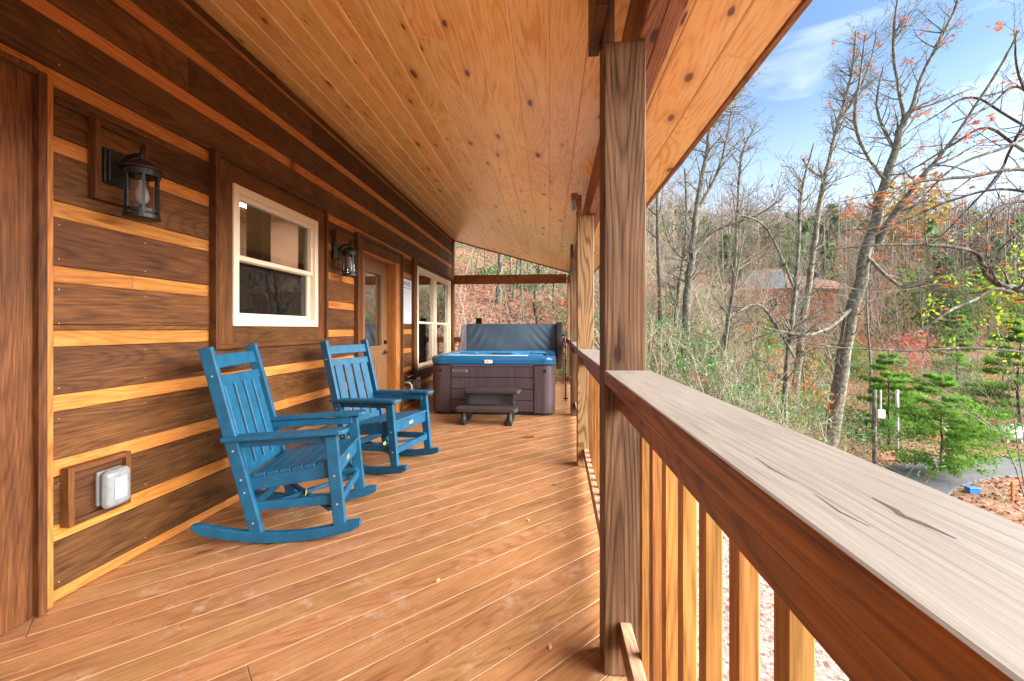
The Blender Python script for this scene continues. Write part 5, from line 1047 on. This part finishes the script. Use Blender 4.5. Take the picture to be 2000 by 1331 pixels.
def far_woods(name, n, rmin, rmax, hh, mats, seed, label, ever=.15):
    r = random.Random(seed); b = MB(); pts = []
    while len(pts) < n:
        az = r.uniform(-20, 52); rr_ = math.sqrt(r.uniform(rmin**2, rmax**2)); pts.append((rr_*math.sin(R(az)), rr_*math.cos(R(az))))
    zz = ground([p[0] for p in pts], [p[1] for p in pts])
    for (x, y), z in zip(pts, zz):
        z = float(z)-.4; h = r.uniform(*hh); w_ = .10+.0009*math.hypot(x, y); base = Vector((x, y, z)); 
        if abs(x-23.2) < 8 and abs(y-47) < 8: continue
        if r.random() < ever:
            for _ in range(60):
                f = r.random(); c = base+Vector((r.gauss(0, 1)*(1-f)*h*.16, r.gauss(0, 1)*(1-f)*h*.16, h*(.15+.8*f)*.8)); a = rvec(r, Vector((0, 0, 1)), r.uniform(.8, 2.2)); q = rvec(r, a, 1.57); s_ = h*.05*r.uniform(.6, 1.3)
                b.add([c-a*s_, c+q*s_*.6, c+a*s_, c-q*s_*.6], [(0, 1, 2, 3)], 1)
            continue
        top = base+Vector((r.gauss(0, .5), r.gauss(0, .5), h)); b.tube([base, base.lerp(top, .5)+Vector((r.gauss(0, .15), 0, 0)), top], [w_, w_*.7, .03], 3, 0, cap=False)
        lfc = r.random() < .28
        for _ in range(11):
            f = r.uniform(.3, .97); p = base.lerp(top, f); d = rvec(r, Vector((0, 0, 1)), r.uniform(.3, 1.0)); e = p+d*h*r.uniform(.12, .3)*(1.2-f*.6); b.tube([p, e], [w_*.35, .018], 3, 0, cap=False)
            for __ in range(2):
                u = r.uniform(.3, .9); p2 = p.lerp(e, u); e2 = p2+rvec(r, d, r.uniform(.3, .9))*h*.09; b.tube([p2, e2], [w_*.18, .012], 3, 0, cap=False)
                if lfc:
                    a = rvec(r, Vector((0, 0, 1)), r.uniform(0, 3)); q = rvec(r, a, 1.57); s_ = r.uniform(.12, .28); b.add([e2-a*s_, e2+q*s_*.6, e2+a*s_, e2-q*s_*.6], [(0, 1, 2, 3)], 2)
    return tag(b.build(name, mats), label, 'woodland', kind='stuff')
fb = bark('far_grey_bark', (.15, .12, .105), (.25, .20, .18), (.24, .24, .19), .3)
far_woods('hillside_woods', 1500, 60, 130, (8, 14), [fb, M_['needled'], M_['brownleaf']], 5, 'hazy grey bare woodland covering the far hillside')
far_woods('ridge_woods', 1900, 120, 290, (9, 15), [fb, M_['needled'], M_['brownleaf']], 6, 'bare woodland along the distant ridge line', .2)

# ------------------------------------------------------------------ cabin on the far slope and small things by the road
cx, cy = 22.4, 47.3; cz = gz(cx, cy); cb = thing('orange_cabin', (cx, cy, cz), 'orange log cabin with grey blue metal roof across the hollow', 'cabin')
Tc = Matrix.Translation((cx, cy, cz+.5)) @ Matrix.Rotation(R(-28), 4, 'Z')
logm = wood('orange_logs', 'x', (.36, .08, .014), (.55, .14, .025), (.66, .20, .04), rough=.6, var=.3)
b = MB()
for k in range(11): b.box(-5.6, 5.6, -3+.02*(k % 2), 3, .29*k, .29*k+.28, 0, Tc)
b.build('wall', logm, cb, bevel=.03)
b = MB(); b.add([(-1.8, -3.4, 3.1), (2.0, -3.4, 3.1), (2.0, 3.4, 3.1), (-1.8, 3.4, 3.1), (-1.3, 0, 5.4), (1.5, 0, 5.4)], [(0, 1, 5, 4), (2, 3, 4, 5), (0, 4, 3), (1, 2, 5), (3, 2, 1, 0)], 0, Tc)
b.build('roof', simple('blue_grey_metal_roof', (.15, .185, .23), .55, metal=.1, noise=.1, nscale=2), cb)
b = MB(); b.add([(2.0, -3.8, 3.1), (6.4, -3.8, 2.8), (6.4, 3.4, 2.8), (2.0, 3.4, 3.1), (1.7, 0, 4.9), (6.0, 0, 3.8)], [(0, 1, 5, 4), (2, 3, 4, 5), (0, 4, 3), (1, 2, 5), (3, 2, 1, 0)], 0, Tc)
b.add([(-6.0, -3.8, 2.6), (-1.8, -3.8, 3.0), (-1.8, 3.4, 3.0), (-6.0, 3.4, 2.6), (-5.6, 0, 3.8), (-1.6, 0, 4.6)], [(0, 1, 5, 4), (2, 3, 4, 5), (0, 4, 3), (1, 2, 5), (3, 2, 1, 0)], 0, Tc)
b.build('side_roof', simple('rust_brown_roof', (.20, .09, .06), .7, noise=.2, nscale=3), cb)
for x in (-4.3, -1.6, .6, 3.0):
    f = MB(); f.box(x-.55, x+.55, -3.05, -3.0, 1.0, 2.2, 0, Tc); wi = f.build('window', M_['black'], cb)
    f = MB(); f.box(x-.62, x-.55, -3.09, -3.0, .95, 2.25, 0, Tc); f.box(x+.55, x+.62, -3.09, -3.0, .95, 2.25, 0, Tc); f.box(x-.55, x+.55, -3.085, -3.0, 2.2, 2.26, 0, Tc); f.build('frame', M_['white'], wi)
b = MB(); b.box(-5.6, 5.6, -5.0, -3.1, -.25, -.1, 0, Tc)
for x in np.arange(-5.6, 5.61, 1.6): b.box(x-.07, x+.07, -4.95, -4.82, -2.2, .9, 0, Tc)
b.box(-5.6, 5.6, -4.95, -4.85, .8, .9, 0, Tc); b.build('deck', logm, cb)
# utility post with meter, second white post
def ground_obj(px, d):
    q = P(px, 700, d); return q.x, q.y, gz(q.x, q.y)
x, y, z = ground_obj(1708, 15.5); t = thing('utility_post', (x, y, z), 'weathered pole with a white meter box behind the young pine', 'utility post')
zt = EYE-(762-643)*15.5/F; b = MB(); b.tube([(x, y, z-.3), (x, y, zt)], [.07, .065], 9); b.build('pole', M_['bark'], t, smooth=True)
zm = EYE-(808-643)*15.5/F; b = MB(); b.box(x+.0, x+.24, y-.18, y-.07, zm-.14, zm+.16); b.tube([(x+.12, y-.12, zm+.16), (x+.12, y-.12, zt+.0)], [.03, .03], 8); b.build('meter_box', M_['white'], t, bevel=.01)
x, y, z = ground_obj(1752, 17); b = MB(); zt = EYE-(765-643)*17/F; b.tube([(x, y, z-.2), (x, y, zt)], [.055, .055], 8); b.tube([(x, y, zt-.02), (x, y, zt+.06)], [.07, .05], 8); tag(b.build('marker_post', M_['white'], smooth=True), 'thin white post standing right of the meter pole', 'post')
q = P(1975, 838, 20.5); x, y = q.x, q.y; z = gz(x, y); t = thing('gas_tank', (x, y, z), 'white rounded gas tank lying in the leaves by the road', 'gas tank')
b = MB(); b.tube([(x-.62, y, z+.42), (x-.56, y, z+.42), (x-.42, y, z+.42), (x+.42, y, z+.42), (x+.56, y, z+.42), (x+.62, y, z+.42)], [.05, .22, .32, .32, .22, .05], 16); b.build('tank_body', M_['white'], t, smooth=True)
b = MB(); b.box(x-.35, x-.25, y-.2, y+.2, z-.1, z+.15); b.box(x+.25, x+.35, y-.2, y+.2, z-.1, z+.15); b.lathe([(.1, 0), (.1, .1), (.05, .14)], (x, y, z+.72), 12); b.build('tank_feet', M_['white'], t)
q = P(1899, 968, 13.7); x, y = q.x, q.y; z = gz(x, y); b = MB(); z = q.z-.06
b.box(x-.16, x+.16, y-.1, y+.1, gz(x, y)-.02, gz(x, y)+.16); b.box(x-.18, x+.18, y-.12, y+.12, gz(x, y)+.161, gz(x, y)+.19)
tag(b.build('blue_box', simple('blue_plastic', (.05, .22, .62), .4), bevel=.01), 'small blue plastic box at the near edge of the road', 'box')
q = P(1978, 945, 13.2); x, y = q.x, q.y; z = gz(x, y); b = MB(); b.box(x-.03, x+.03, y-.03, y+.03, z-.2, z+.55); b.add([(x-.03, y-.03, z+.55), (x+.03, y-.03, z+.55), (x+.03, y+.03, z+.55), (x-.03, y+.03, z+.55), (x, y, z+.6)], [(0, 1, 4), (1, 2, 4), (2, 3, 4), (3, 0, 4)])
tag(b.build('survey_stake', simple('orange_stake', (.62, .20, .05), .6)), 'orange wooden stake on the near verge of the road', 'stake')
